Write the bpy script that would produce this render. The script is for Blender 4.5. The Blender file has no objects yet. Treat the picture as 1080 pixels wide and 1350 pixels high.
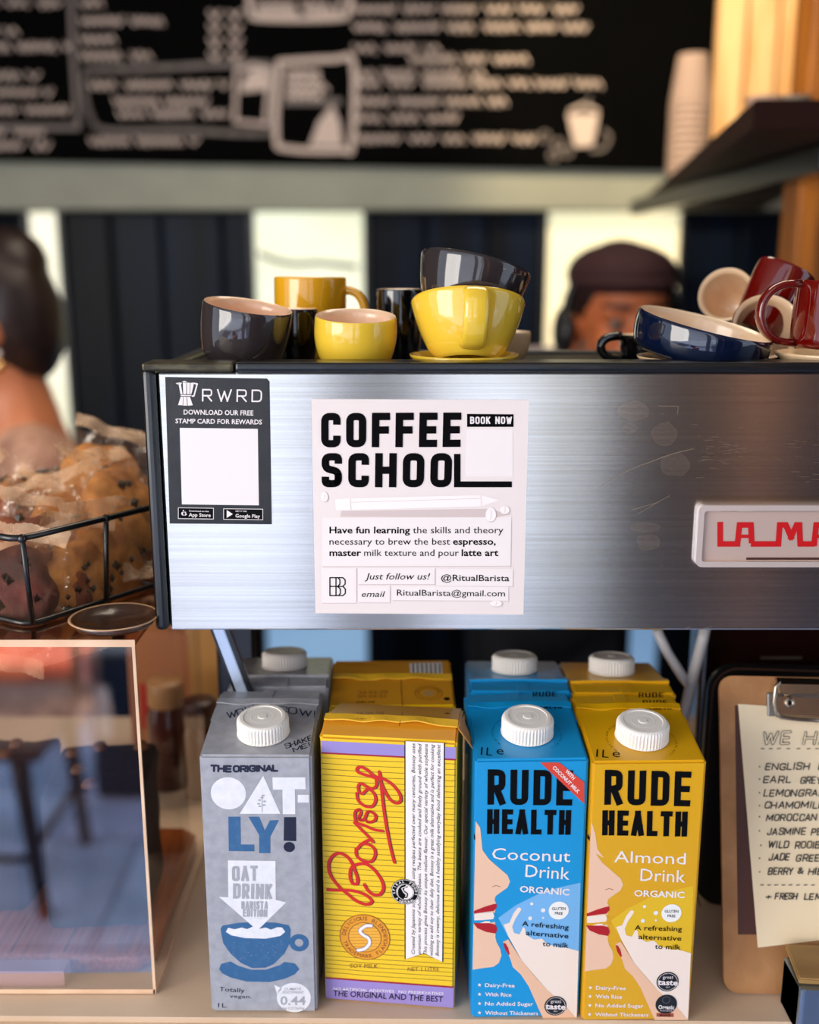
import bpy, bmesh, math, random
from mathutils import Vector, Matrix, noise
from mathutils.geometry import tessellate_polygon
R = math.radians
C = bpy.context.scene.collection
scene = bpy.context.scene
random.seed(7)

# ---------------------------------------------------------------- camera
F_PX, PITCH, CY, CZ = 1400.0, R(13.0), -0.57, 0.455
CAM = Vector((0, CY, CZ))
cd = bpy.data.cameras.new('camera'); cam = bpy.data.objects.new('camera', cd); C.objects.link(cam)
cam.location = CAM; cam.rotation_euler = (R(90) - PITCH, 0, 0)
cd.sensor_fit = 'HORIZONTAL'; cd.sensor_width = 36; cd.lens = F_PX / 1080 * 36
cd.clip_start = 0.02; cd.clip_end = 100
cd.dof.use_dof = True; cd.dof.focus_distance = 0.63; cd.dof.aperture_fstop = 4.2
scene.camera = cam

# ---------------------------------------------------------------- world, sun, exposure
w = bpy.data.worlds.new('sky'); scene.world = w; w.use_nodes = True
bg = w.node_tree.nodes['Background']; bg.inputs[0].default_value = (0.72, 0.83, 1.0, 1); bg.inputs[1].default_value = 1.1
def light(name, kind, loc, energy, color, rot=(0, 0, 0), size=1, size_y=None, spot=None):
    l = bpy.data.lights.new(name, kind); l.energy = energy; l.color = color
    if kind == 'AREA':
        l.size = size
        if size_y: l.shape = 'RECTANGLE'; l.size_y = size_y
    if kind == 'SUN': l.angle = R(0.6)
    if kind == 'SPOT': l.spot_size = spot; l.spot_blend = .6; l.shadow_soft_size = size
    o = bpy.data.objects.new(name, l); o.location = loc; o.rotation_euler = rot; C.objects.link(o); return o
light('sun', 'SUN', (0, 3, 6), 9, (1, .93, .82), (R(-32), 0, R(-10)))
light('shop_front_daylight', 'AREA', (-1.75, -1.35, .62), 34, (1, .93, .84), (R(86), 0, R(-50)), 1.3, 1.3)
light('interior_fill', 'AREA', (.2, .75, 1.55), 12, (1, .86, .68), (0, 0, 0), 1.2, .6)  # added warm fill light, not a fixture of the room
light('boards_fill_spot', 'SPOT', (.2, 1.0, 1.5), 60, (1, .78, .45), (R(62), 0, R(-25)), .05, spot=R(60))  # added warm spot standing in for sunlight on the wooden boards
vs = scene.view_settings
vs.view_transform = 'Standard'; vs.look = 'None'; vs.gamma = 1; vs.use_curve_mapping = False; vs.exposure = 0.32
scene.cycles.max_bounces = 8; scene.cycles.transparent_max_bounces = 16
scene.cycles.sample_clamp_indirect = 6; scene.cycles.use_denoising = True

# ---------------------------------------------------------------- pixel helpers (measured directions, met with real planes)
def ray(px, py):
    s, c = math.sin(PITCH), math.cos(PITCH)
    u = 675 - py
    return Vector(((px - 540) / F_PX, c + u / F_PX * s, -s + u / F_PX * c))
def at_y(px, py, Y): r = ray(px, py); return CAM + r * ((Y - CY) / r.y)
def at_d(px, py, d): return at_y(px, py, d + CY)
def at_z(px, py, Z): r = ray(px, py); return CAM + r * ((Z - CZ) / r.z)
def crop(x0, y0, s): return lambda *p: [(x0 + a * s, y0 + b * s) for a, b in zip(p[0::2], p[1::2])]

# ---------------------------------------------------------------- materials
def lin(h):
    h = h.lstrip('#'); v = [int(h[i:i + 2], 16) / 255 for i in (0, 2, 4)]
    return tuple(((c + .055) / 1.055) ** 2.4 if c > .04045 else c / 12.92 for c in v) + (1,)
MC = {}
def mat(name, col, rough=.5, metal=0, noise_col=None, nscale=30, nmix=.5, stretch=None, bump=0, bscale=60, coat=0, emit=0, ior=1.5, detail=4, lo=.35, hi=.65, aniso=0, trans=0):
    if name in MC: return MC[name]
    m = bpy.data.materials.new(name); m.use_nodes = True; nt = m.node_tree; b = nt.nodes['Principled BSDF']
    c = lin(col); b.inputs['Base Color'].default_value = c; b.inputs['Roughness'].default_value = rough
    b.inputs['Metallic'].default_value = metal; b.inputs['IOR'].default_value = ior
    b.inputs['Coat Weight'].default_value = coat; b.inputs['Coat Roughness'].default_value = .05
    b.inputs['Transmission Weight'].default_value = trans
    m.diffuse_color = c
    if emit: b.inputs['Emission Color'].default_value = c; b.inputs['Emission Strength'].default_value = emit
    def nz(scale, det):
        tc = nt.nodes.new('ShaderNodeTexCoord'); mp = nt.nodes.new('ShaderNodeMapping'); n = nt.nodes.new('ShaderNodeTexNoise')
        if stretch: mp.inputs['Scale'].default_value = stretch
        n.inputs['Scale'].default_value = scale; n.inputs['Detail'].default_value = det
        nt.links.new(tc.outputs['Object'], mp.inputs[0]); nt.links.new(mp.outputs[0], n.inputs['Vector']); return n
    if noise_col:
        n = nz(nscale, detail); rp = nt.nodes.new('ShaderNodeValToRGB'); mx = nt.nodes.new('ShaderNodeMix'); mx.data_type = 'RGBA'
        rp.color_ramp.elements[0].position = lo; rp.color_ramp.elements[1].position = hi
        nt.links.new(n.outputs['Fac'], rp.inputs[0])
        ml = nt.nodes.new('ShaderNodeMath'); ml.operation = 'MULTIPLY'; ml.inputs[1].default_value = nmix
        nt.links.new(rp.outputs[0], ml.inputs[0]); nt.links.new(ml.outputs[0], mx.inputs['Factor'])
        mx.inputs['A'].default_value = c; mx.inputs['B'].default_value = lin(noise_col)
        nt.links.new(mx.outputs['Result'], b.inputs['Base Color'])
        if emit: nt.links.new(mx.outputs['Result'], b.inputs['Emission Color'])
    if bump:
        n = nz(bscale, 5); bp = nt.nodes.new('ShaderNodeBump'); bp.inputs['Strength'].default_value = bump; bp.inputs['Distance'].default_value = .002
        nt.links.new(n.outputs['Fac'], bp.inputs['Height']); nt.links.new(bp.outputs[0], b.inputs['Normal'])
    if aniso:
        b.inputs['Anisotropic'].default_value = aniso
        t = nt.nodes.new('ShaderNodeTangent'); t.direction_type = 'UV_MAP'
        nt.links.new(t.outputs[0], b.inputs['Tangent'])
    MC[name] = m; return m

def film_material(name, col, gloss, rough, bump=0, bscale=40, fres=1.5, tint=None, diff=0, dcol='#f0c8a0'):
    m = bpy.data.materials.new(name); m.use_nodes = True; nt = m.node_tree
    for n in list(nt.nodes):
        if n.type != 'OUTPUT_MATERIAL': nt.nodes.remove(n)
    out = [n for n in nt.nodes if n.type == 'OUTPUT_MATERIAL'][0]
    tr = nt.nodes.new('ShaderNodeBsdfTransparent'); gl = nt.nodes.new('ShaderNodeBsdfGlossy'); mx = nt.nodes.new('ShaderNodeMixShader')
    tr.inputs[0].default_value = lin(tint or '#ffffff'); gl.inputs[0].default_value = lin(col); gl.inputs['Roughness'].default_value = rough
    fr = nt.nodes.new('ShaderNodeFresnel'); fr.inputs[0].default_value = fres
    ad = nt.nodes.new('ShaderNodeMath'); ad.operation = 'ADD'; ad.inputs[1].default_value = gloss; ad.use_clamp = True
    ge = nt.nodes.new('ShaderNodeNewGeometry'); iv = nt.nodes.new('ShaderNodeMath'); iv.operation = 'SUBTRACT'; iv.inputs[0].default_value = 1
    ml = nt.nodes.new('ShaderNodeMath'); ml.operation = 'MULTIPLY'   # light crosses the back face of the thin sheet freely
    nt.links.new(ge.outputs['Backfacing'], iv.inputs[1]); nt.links.new(ad.outputs[0], ml.inputs[0]); nt.links.new(iv.outputs[0], ml.inputs[1])
    nt.links.new(fr.outputs[0], ad.inputs[0]); nt.links.new(ml.outputs[0], mx.inputs[0])
    nt.links.new(tr.outputs[0], mx.inputs[1]); nt.links.new(gl.outputs[0], mx.inputs[2]); 
    if diff:
        df = nt.nodes.new('ShaderNodeBsdfDiffuse'); df.inputs[0].default_value = lin(dcol); m2 = nt.nodes.new('ShaderNodeMixShader'); m2.inputs[0].default_value = diff
        nt.links.new(mx.outputs[0], m2.inputs[1]); nt.links.new(df.outputs[0], m2.inputs[2]); nt.links.new(m2.outputs[0], out.inputs[0])
    else: nt.links.new(mx.outputs[0], out.inputs[0])
    if bump:
        tc = nt.nodes.new('ShaderNodeTexCoord'); n = nt.nodes.new('ShaderNodeTexNoise'); n.inputs['Scale'].default_value = bscale; n.inputs['Distortion'].default_value = 1.5
        bp = nt.nodes.new('ShaderNodeBump'); bp.inputs['Strength'].default_value = bump; bp.inputs['Distance'].default_value = .01
        nt.links.new(tc.outputs['Object'], n.inputs['Vector']); nt.links.new(n.outputs['Fac'], bp.inputs['Height'])
        nt.links.new(bp.outputs[0], gl.inputs['Normal']); nt.links.new(bp.outputs[0], fr.inputs['Normal'])
    MC[name] = m; return m

# ---------------------------------------------------------------- object helpers
def link(name, me, parent=None, smooth=False):
    o = bpy.data.objects.new(name, me); C.objects.link(o)
    if parent: o.parent = parent
    if smooth:
        for p in me.polygons: p.use_smooth = True
    return o
def mesh(name, vs_, fs, mats, parent=None, smooth=False, mi=None):
    me = bpy.data.meshes.new(name); me.from_pydata([tuple(v) for v in vs_], [], fs)
    for m in (mats if isinstance(mats, (list, tuple)) else [mats]): me.materials.append(m)
    if mi: me.polygons.foreach_set('material_index', mi)
    me.update(); return link(name, me, parent, smooth)
def tag(o, label, cat, group=None, kind=None):
    if label: o['label'] = label
    if cat: o['category'] = cat
    if group: o['group'] = group
    if kind: o['kind'] = kind
    return o
def struct(o): o['kind'] = 'structure'; return o
def thing(name, label, cat, loc=(0, 0, 0), rot=(0, 0, 0), group=None, matrix=None):
    o = bpy.data.objects.new(name, None); C.objects.link(o); o.empty_display_size = .02
    if matrix is not None: o.matrix_world = matrix
    else: o.location = loc; o.rotation_euler = rot
    return tag(o, label, cat, group)
def bmobj(name, bm, mats, parent=None, smooth=False):
    me = bpy.data.meshes.new(name); bmesh.ops.recalc_face_normals(bm, faces=bm.faces[:]); bm.to_mesh(me); bm.free()
    for m in (mats if isinstance(mats, (list, tuple)) else [mats]): me.materials.append(m)
    return link(name, me, parent, smooth)
def box_bm(lo, hi, bev=0, seg=2, bm=None):
    bm = bm or bmesh.new()
    r = bmesh.ops.create_cube(bm, size=1)
    for v in r['verts']: v.co = Vector(((lo[i] + hi[i]) / 2 + v.co[i] * (hi[i] - lo[i]) for i in range(3)))
    if bev:
        es = list({e for v in r['verts'] for e in v.link_edges})
        bmesh.ops.bevel(bm, geom=es, offset=bev, segments=seg, affect='EDGES', profile=.5)
    return bm
def box(name, lo, hi, m, parent=None, bev=0, seg=2, smooth=False): return bmobj(name, box_bm(lo, hi, bev, seg), m, parent, smooth)
def prism_bm(poly, z0, z1, bev=0, axis='z', bm=None):
    bm = bm or bmesh.new()
    def P(a, b, h): return (a, b, h) if axis == 'z' else ((a, h, b) if axis == 'y' else (h, a, b))
    lo = [bm.verts.new(P(a, b, z0)) for a, b in poly]; hi = [bm.verts.new(P(a, b, z1)) for a, b in poly]
    n = len(poly); fs = [bm.faces.new(lo[::-1]), bm.faces.new(hi)]
    for i in range(n): fs.append(bm.faces.new((lo[i], lo[(i + 1) % n], hi[(i + 1) % n], hi[i])))
    if bev: bmesh.ops.bevel(bm, geom=list({e for f in fs[:2] for e in f.edges}), offset=bev, segments=2, affect='EDGES')
    return bm
def rrect(x0, y0, x1, y1, r, n=5):
    pts = []
    for cx, cy, a in ((x1 - r, y0 + r, -90), (x1 - r, y1 - r, 0), (x0 + r, y1 - r, 90), (x0 + r, y0 + r, 180)):
        for i in range(n + 1): t = R(a + 90 * i / n); pts.append((cx + r * math.cos(t), cy + r * math.sin(t)))
    return pts
def lathe(prof, n=48, rib=None):
    vs_, fs = [], []
    for r, z in prof:
        for i in range(n):
            a = 2 * math.pi * i / n; rr = r
            if rib and rib[0] <= z <= rib[1] and r > rib[3]: rr = r + (rib[2] if i % 2 else 0)
            vs_.append((rr * math.cos(a), rr * math.sin(a), z))
    for j in range(len(prof) - 1):
        for i in range(n): k = (i + 1) % n; fs.append((j * n + i, j * n + k, (j + 1) * n + k, (j + 1) * n + i))
    if prof[0][0] > 1e-5 and False: pass
    return vs_, fs
def tube(pts, rad, n=8, closed=False, flat=1.0, caps=True):
    pts = [Vector(p) for p in pts]; vs_, fs = [], []; N = len(pts); up = None
    for i, p in enumerate(pts):
        a = pts[(i - 1) % N] if (closed or i > 0) else p; b = pts[(i + 1) % N] if (closed or i < N - 1) else p
        t = (b - a).normalized()
        if up is None: up = t.orthogonal().normalized()
        up = (up - t * up.dot(t)).normalized(); s = t.cross(up)
        r = rad[i] if isinstance(rad, (list, tuple)) else rad
        for k in range(n): an = 2 * math.pi * k / n; vs_.append(p + up * r * math.cos(an) + s * r * flat * math.sin(an))
    M = N if closed else N - 1
    for i in range(M):
        for k in range(n): j = (i + 1) % N; l = (k + 1) % n; fs.append((i * n + k, i * n + l, j * n + l, j * n + k))
    if not closed and caps: fs.append(tuple(range(n))[::-1]); fs.append(tuple((N - 1) * n + k for k in range(n)))
    return vs_, fs
def tubeobj(name, pts, rad, m, parent=None, **k): v, f = tube(pts, rad, **k); return mesh(name, v, f, m, parent, True)
def catmull(pts, n=8):
    P = [pts[0]] + list(pts) + [pts[-1]]; out = []
    for i in range(1, len(P) - 2):
        for k in range(n):
            t = k / n; out.append(tuple(.5 * (2 * P[i][c] + (P[i + 1][c] - P[i - 1][c]) * t + (2 * P[i - 1][c] - 5 * P[i][c] + 4 * P[i + 1][c] - P[i + 2][c]) * t * t + (3 * P[i][c] - P[i - 1][c] - 3 * P[i + 1][c] + P[i + 2][c]) * t ** 3) for c in range(len(pts[0]))))
    out.append(tuple(pts[-1])); return out

# ---------------------------------------------------------------- flat print: strokes, polygons, text on a plane
def fillet(pts, r, closed):
    out = []; n = len(pts)
    for i, p in enumerate(pts):
        rr = p[2] * r if len(p) > 2 else 0
        if not rr or (not closed and i in (0, n - 1)): out.append((p[0], p[1])); continue
        a, b, c = Vector(pts[i - 1][:2]), Vector(p[:2]), Vector(pts[(i + 1) % n][:2])
        d = min(rr, (a - b).length * .5, (c - b).length * .5)
        s, e = b + (a - b).normalized() * d, b + (c - b).normalized() * d
        for k in range(7):
            t = k / 6; q = s * (1 - t) ** 2 + b * 2 * t * (1 - t) * 1 + e * t * t
            # rounder than a parabola
            m_ = (s + e) / 2; q = q + (b - m_) * .17 * 4 * t * (1 - t) * .5; out.append((q.x, q.y))
    return out
GL = {  # centre-line capitals on a unit box: (aspect, [(closed, points)])
 'A': (1.0, [(0, [(0, 0), (.5, 1), (1, 0)]), (0, [(.16, .3), (.84, .3)])]),
 'B': (.9, [(1, [(0, 0), (1, 0, 1), (1, .53, 1), (0, .53)]), (1, [(0, .53), (.94, .53, 1), (.94, 1, 1), (0, 1)])]),
 'C': (.9, [(0, [(1, .7), (1, 1, 1), (0, 1, 1), (0, 0, 1), (1, 0, 1), (1, .3)])]),
 'D': (.95, [(1, [(0, 0), (1, 0, 1), (1, 1, 1), (0, 1)])]),
 'E': (.8, [(0, [(1, 1), (0, 1), (0, 0), (1, 0)]), (0, [(0, .5), (.9, .5)])]),
 'F': (.8, [(0, [(1, 1), (0, 1), (0, 0)]), (0, [(0, .5), (.9, .5)])]),
 'G': (.95, [(0, [(1, .72), (1, 1, 1), (0, 1, 1), (0, 0, 1), (1, 0, 1), (1, .45), (.55, .45)])]),
 'H': (.95, [(0, [(0, 0), (0, 1)]), (0, [(1, 0), (1, 1)]), (0, [(0, .5), (1, .5)])]),
 'I': (.12, [(0, [(.5, 0), (.5, 1)])]),
 'J': (.7, [(0, [(0, .25), (0, 0, 1), (1, 0, 1), (1, 1)])]),
 'K': (.9, [(0, [(0, 0), (0, 1)]), (0, [(1, 1), (0, .4)]), (0, [(.35, .6), (1, 0)])]),
 'L': (.75, [(0, [(0, 1), (0, 0), (1, 0)])]),
 'M': (1.25, [(0, [(0, 0), (0, 1), (.5, .2), (1, 1), (1, 0)])]),
 'N': (1.0, [(0, [(0, 0), (0, 1), (1, 0), (1, 1)])]),
 'O': (.95, [(1, [(0, 0, 1), (1, 0, 1), (1, 1, 1), (0, 1, 1)])]),
 'P': (.9, [(0, [(0, 0), (0, 1), (1, 1, 1), (1, .45, 1), (0, .45)])]),
 'R': (.92, [(0, [(0, 0), (0, 1), (1, 1, 1), (1, .46, 1), (0, .46)]), (0, [(.5, .46), (1, 0)])]),
 'S': (.88, [(0, [(1, .74), (1, 1, 1), (0, 1, 1), (0, .56, 1), (1, .46, 1), (1, 0, 1), (0, 0, 1), (0, .26)])]),
 'T': (.9, [(0, [(0, 1), (1, 1)]), (0, [(.5, 0), (.5, 1)])]),
 'U': (.95, [(0, [(0, 1), (0, 0, 1), (1, 0, 1), (1, 1)])]),
 'V': (.95, [(0, [(0, 1), (.5, 0), (1, 1)])]),
 'W': (1.4, [(0, [(0, 1), (.27, 0), (.5, .85), (.73, 0), (1, 1)])]),
 'X': (.9, [(0, [(0, 0), (1, 1)]), (0, [(0, 1), (1, 0)])]),
 'Y': (.9, [(0, [(0, 1), (.5, .45), (1, 1)]), (0, [(.5, .45), (.5, 0)])]),
 'Z': (.85, [(0, [(0, 1), (1, 1), (0, 0), (1, 0)])]),
 '&': (.9, [(0, [(1, 0), (.15, .8), (.45, 1, 1), (.7, .75, 1), (0, .25, 1), (.4, 0, 1), (1, .45)])]),
 '+': (.8, [(0, [(0, .45), (1, .45)]), (0, [(.5, .1), (.5, .8)])]),
 '.': (.12, [(0, [(.4, .45), (.6, .5)])]), '-': (.5, [(0, [(0, .5), (1, .5)])]), '!': (.12, [(0, [(.5, .3), (.5, 1)]), (0, [(.5, 0), (.5, .08)])]),
}
TXT = {}
def text_geo(s, bold=0, italic=0):
    key = (s, bold, italic)
    if key not in TXT:
        cu = bpy.data.curves.new('t', 'FONT'); cu.body = s; cu.size = 1; cu.resolution_u = 2; cu.offset = bold; cu.shear = italic
        cu.fill_mode = 'FRONT'
        o = bpy.data.objects.new('t', cu); C.objects.link(o)
        dg = bpy.context.evaluated_depsgraph_get(); me = bpy.data.meshes.new_from_object(o.evaluated_get(dg))
        v = [(p.co.x, p.co.y) for p in me.vertices]; f = [tuple(p.vertices) for p in me.polygons]
        C.objects.unlink(o); bpy.data.objects.remove(o); bpy.data.curves.remove(cu); bpy.data.meshes.remove(me); TXT[key] = (v, f)
    return TXT[key]
class Face:
    """A printable plane of a thing: root matrix M, local origin o, axes ux, uy; collects print and builds child meshes."""
    def __init__(s, root, M, o, ux, uy):
        s.root, s.M, s.o, s.ux, s.uy = root, M, Vector(o), Vector(ux).normalized(), Vector(uy).normalized()
        s.n = s.ux.cross(s.uy); s.inv = M.inverted(); s.parts = {}
    def L(s, px, py):
        a = s.inv @ CAM; d = (s.inv.to_3x3() @ ray(px, py)); t = (s.o - a).dot(s.n) / d.dot(s.n); p = a + d * t - s.o
        return Vector((p.dot(s.ux), p.dot(s.uy)))
    def add(s, name, pts, faces, m, layer):
        e = s.parts.setdefault(name, [[], [], [], []]); b = len(e[0])
        for q in pts: e[0].append(s.o + s.ux * q[0] + s.uy * q[1] + s.n * (.00012 * layer + (q[2] if len(q) > 2 else 0)))
        if m not in e[2]: e[2].append(m)
        k = e[2].index(m)
        for f in faces:
            e[1].append(tuple(b + i for i in f)); e[3].append(k)
    def poly(s, name, px, m, layer=1, local=False):
        P = [Vector(p) for p in px] if local else [s.L(*p) for p in px]
        tris = tessellate_polygon([[Vector((p.x, p.y, 0)) for p in P]])
        out = []
        for t in tris:
            a, b, c = (P[i] for i in t); out.append(t if (b - a).cross(c - a) > 0 else (t[0], t[2], t[1]))
        s.add(name, P, out, m, layer)
    def rect(s, name, x0, y0, x1, y1, m, layer=1, r=0):
        if r:
            a, b = s.L(x0, y1), s.L(x1, y0); k = abs(s.L(x0 + r, y0).x - s.L(x0, y0).x); s.poly(name, rrect(a.x, a.y, b.x, b.y, k), m, layer, True)
        else: s.poly(name, [(x0, y1), (x1, y1), (x1, y0), (x0, y0)], m, layer)
    def disc(s, name, cx, cy, r, m, layer=1, n=28, ry=None):
        c = s.L(cx, cy); rr = abs(s.L(cx + r, cy).x - c.x); r2 = rr if ry is None else abs(s.L(cx, cy - ry).y - c.y)
        P = [(c.x + rr * math.cos(2 * math.pi * i / n), c.y + r2 * math.sin(2 * math.pi * i / n)) for i in range(n)]
        s.add(name, P, [tuple(range(n))], m, layer)
    def ring(s, name, cx, cy, r, wpx, m, layer=1, n=36):
        c = s.L(cx, cy); k = abs(s.L(cx + r, cy).x - c.x); s.stroke_l(name, [(c.x + k * math.cos(2 * math.pi * i / n), c.y + k * math.sin(2 * math.pi * i / n)) for i in range(n)], k / r * wpx, m, layer, True)
    def stroke_l(s, name, P, w, m, layer=1, closed=False, cap='butt'):
        P = [Vector(p[:2]) for p in P]; h = w / 2; V, Fc = [], []
        def lift(): s.cnt = (getattr(s, 'cnt', 0) + 1) % 40; return s.cnt * 2.4e-6
        n = len(P); segs = n if closed else n - 1
        def disc(c):
            b = len(V); z = lift()
            for k in range(8): V.append((c.x + math.cos(k * math.pi / 4) * h, c.y + math.sin(k * math.pi / 4) * h, z))
            Fc.append(tuple(range(b, b + 8)))
        def turn(i):
            if not closed and i in (0, n - 1): return None
            a, b, c = P[i - 1], P[i], P[(i + 1) % n]
            if (b - a).length < 1e-9 or (c - b).length < 1e-9: return 0
            return (b - a).angle(c - b)
        for i in range(segs):
            a, b = P[i], P[(i + 1) % n]; d = b - a
            if d.length < 1e-9: continue
            d.normalize(); q = Vector((-d.y, d.x)) * h
            ta, tb = turn(i), turn((i + 1) % n)
            if cap == 'square':
                if ta is None: a = a - d * h
                if tb is None: b = b + d * h
            if cap != 'round':
                if ta and ta > .9: a = a - d * h * min(1, math.tan(min(ta, 1.6) / 2))
                if tb and tb > .9: b = b + d * h * min(1, math.tan(min(tb, 1.6) / 2))
            z = lift(); k = len(V); V += [(p_.x, p_.y, z) for p_ in (a - q, b - q, b + q, a + q)]; Fc.append((k, k + 1, k + 2, k + 3))
        for i in range(n):
            t = turn(i)
            if (t is None and cap == 'round') or (t and (cap == 'round' or t <= .9)): disc(P[i])
        s.add(name, V, Fc, m, layer)
    def stroke(s, name, px, wpx, m, layer=1, closed=False, cap='round'):
        P = [s.L(*p) for p in px]; w = abs(s.L(px[0][0] + wpx, px[0][1]).x - P[0].x); s.stroke_l(name, P, w, m, layer, closed, cap)
    def text(s, name, st, p0, p1, h, m, layer=2, bold=0, italic=0):
        """text from baseline-left p0 to baseline-right p1 (photo pixels), capital height h pixels"""
        v, f = text_geo(st, bold, italic)
        if not v: return
        H = text_geo('H'); ch = max(y for x, y in H[0]); x0 = min(x for x, y in v); x1 = max(x for x, y in v)
        A, B = s.L(*p0), s.L(*p1); d = (B - A); u = d / (x1 - x0)
        dn = Vector(p1) - Vector(p0); dn.normalize(); up = s.L(p0[0] + dn.y * h, p0[1] - dn.x * h) - A
        up = up / ch
        s.add(name, [A + u * (x - x0) + up * y for x, y in v], f, m, layer)
    def glyphs(s, name, st, p0, p1, h, wpx, m, layer=2, r=.5, gap=.3, cap='butt', slant=0, jit=0, outline=None):
        A, B = s.L(*p0), s.L(*p1); dn = (Vector(p1) - Vector(p0)).normalized()
        up = s.L(p0[0] + dn.y * h, p0[1] - dn.x * h) - A; ux = (B - A).normalized(); W = (B - A).length; Hh = up.length
        sw = abs(s.L(p0[0] + wpx, p0[1]).x - A.x)
        tot = sum((GL[c][0] if c != ' ' else .5) for c in st) + gap * (len(st) - 1)
        inner = W - sw * len(st) if cap == 'butt' else W
        k = inner / tot; x = 0; upn = up.normalized()
        for c in st:
            if c == ' ': x += (.5 + gap) * k + (sw if cap != 'round' else 0); continue
            asp, paths = GL[c]; gw = asp * k; hh = Hh - sw; j = [random.uniform(-jit, jit) * Hh for _ in range(4)]
            for closed, pts in paths:
                q = fillet([(p[0] * gw, p[1] * hh) + ((1,) if len(p) > 2 else ()) for p in pts], min(max(gw, 1e-4) * r, hh * .45), closed)
                ccap = ('butt' if c in 'CSGJ' else 'square') if cap == 'butt' else cap
                P = [A + ux * (x + sw / 2 + a + slant * b + j[0] + j[2] * b / Hh) + upn * (sw / 2 + b * (1 + j[3] / Hh) + j[1]) for a, b in q]
                if outline:
                    s.stroke_l(name, P, sw * 1.9, m, layer, closed, ccap); s.stroke_l(name, P, sw * .95, outline, layer + 1, closed, ccap)
                else: s.stroke_l(name, P, sw, m, layer, closed, ccap)
            x += gw + gap * k + (sw if cap != 'round' else 0)
    def arc_text(s, name, st, cx, cy, r, h, a0, a1, m, layer=2, bold=.01, inward=False):
        """letters set on a circle, a0..a1 degrees (0 = right, 90 = up)"""
        c = s.L(cx, cy); k = abs(s.L(cx + r, cy).x - c.x) / r; H = max(y for x, y in text_geo('H')[0]); n = len(st)
        for i, chh in enumerate(st):
            if chh == ' ': continue
            v, f = text_geo(chh, bold); a = R(a0 + (a1 - a0) * (i / max(1, n - 1)))
            cxm = (min(x for x, y in v) + max(x for x, y in v)) / 2; sc = h * k / H
            rad = Vector((math.cos(a), math.sin(a))); tn = Vector((math.sin(a), -math.cos(a)))
            if inward: rad2, tn = -rad, -tn
            else: rad2 = rad
            base = c + rad * (r * k)
            s.add(name, [base + tn * ((x - cxm) * sc) + rad2 * (y * sc) for x, y in v], f, m, layer)
    def build(s, labels=None):
        for n, (v, f, m, mi) in s.parts.items():
            o = mesh(n, v, f, m, s.root, mi=mi)
            if labels and n in labels: o['label'] = labels[n]
        s.parts = {}

# ---------------------------------------------------------------- palette
white = mat('white_plastic', '#f1e9e0', .4, bump=.05)
black = mat('black_print', '#060608', .6, ior=1.2)
navyblack = mat('black_enamel', '#04060c', .3, coat=.2)
GROUND = -1.1

# ================================================================ SETTING
floor = struct(box('floor', (-2.2, .55, GROUND - .05), (2.2, 2.9, GROUND), mat('floor_dark', '#2c2622', .5, noise_col='#40362d', nscale=8)))
ceil = struct(box('ceiling', (-2.2, -1.15, 1.62), (2.2, 2.9, 1.7), mat('ceiling_paint', '#8f8a80', .8, noise_col='#7d786e', nscale=5)))  # runs on past the hatch as an added, unseen shade against the sun
wallm = mat('wall_dark_navy', '#04060b', .6, noise_col='#0a1422', nscale=3, nmix=.8, ior=1.2)
wall_back = struct(box('wall_back', (-2.2, 2.16, GROUND), (2.2, 2.3, 1.65), wallm))
wl = struct(box('wall_left', (-1.75, .02, GROUND), (-1.6, 2.2, 1.65), mat('wall_left_paint', '#6b5b4c', .7, noise_col='#5c4d40', nscale=4)))
wr = struct(box('wall_right', (1.6, .02, GROUND), (1.75, 2.2, 1.65), mat('wall_right_paint', '#0b0e16', .6, noise_col='#161b26', nscale=4)))
# lintel below the chalkboard
zl0, zl1 = at_y(540, 278, 2.12).z, at_y(540, 214, 2.12).z
lint = struct(box('trim_1', (-1.6, 2.08, zl0), (1.2, 2.17, zl1 + .06), mat('lintel_paint', '#a9aa98', .7, noise_col='#8f9082', nscale=5), bev=.006))
# tall back-lit glass panes: frosted upper light, pale blue lower light
def window(n, px0, px1, top='#f4efd6', es=.95, low='#8fb6dc', el=.55):
    x0, x1 = at_y(px0, 500, 2.14).x, at_y(px1, 500, 2.14).x
    zt = zl0 - .002; zm = at_y(540, 620, 2.14).z
    r = tag(thing(f'window_{n}', None, None, (0, 0, 0)), None, None, kind='structure')
    fm = mat('window_frame_dark', '#10131a', .4)
    wd = mat('upper_light_%d' % n, top, .3, emit=es, noise_col='#cfcfae', nscale=3.2, nmix=.7)
    lw = mat('lower_light', low, .3, emit=el, noise_col='#6d94c4', nscale=3, nmix=.6)
    box('pane', (x0, 2.135, zm + .012), (x1, 2.15, zt), wd, r); box('pane', (x0, 2.135, GROUND + .05), (x1, 2.15, zm - .012), lw, r)
    box('window_frame', (x0 - .015, 2.12, GROUND + .02), (x0, 2.16, zt), fm, r, .002); box('window_frame', (x1, 2.12, GROUND + .02), (x1 + .015, 2.16, zt), fm, r, .002)
    box('transom', (x0, 2.12, zm - .012), (x1, 2.16, zm + .012), fm, r, .002)
window(1, 56, 92, es=.7); window(2, 342, 481, '#e6ead2', .75); window(3, 716, 884, '#f2e2b8', .85)
# sunlit coil of something behind window 2: a hanging hose loop in front of the pane
hs = [at_y(395 + 62 * math.cos(R(a)), 318 + 30 * math.sin(R(a)), 2.09) for a in range(150, 60, -9)] + [at_y(470, 352, 2.09)]
tag(tubeobj('cable', hs, .006, mat('cable_grey', '#9a9f90', .6)), 'thin grey cable looping across the bright middle window', 'cable')
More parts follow.
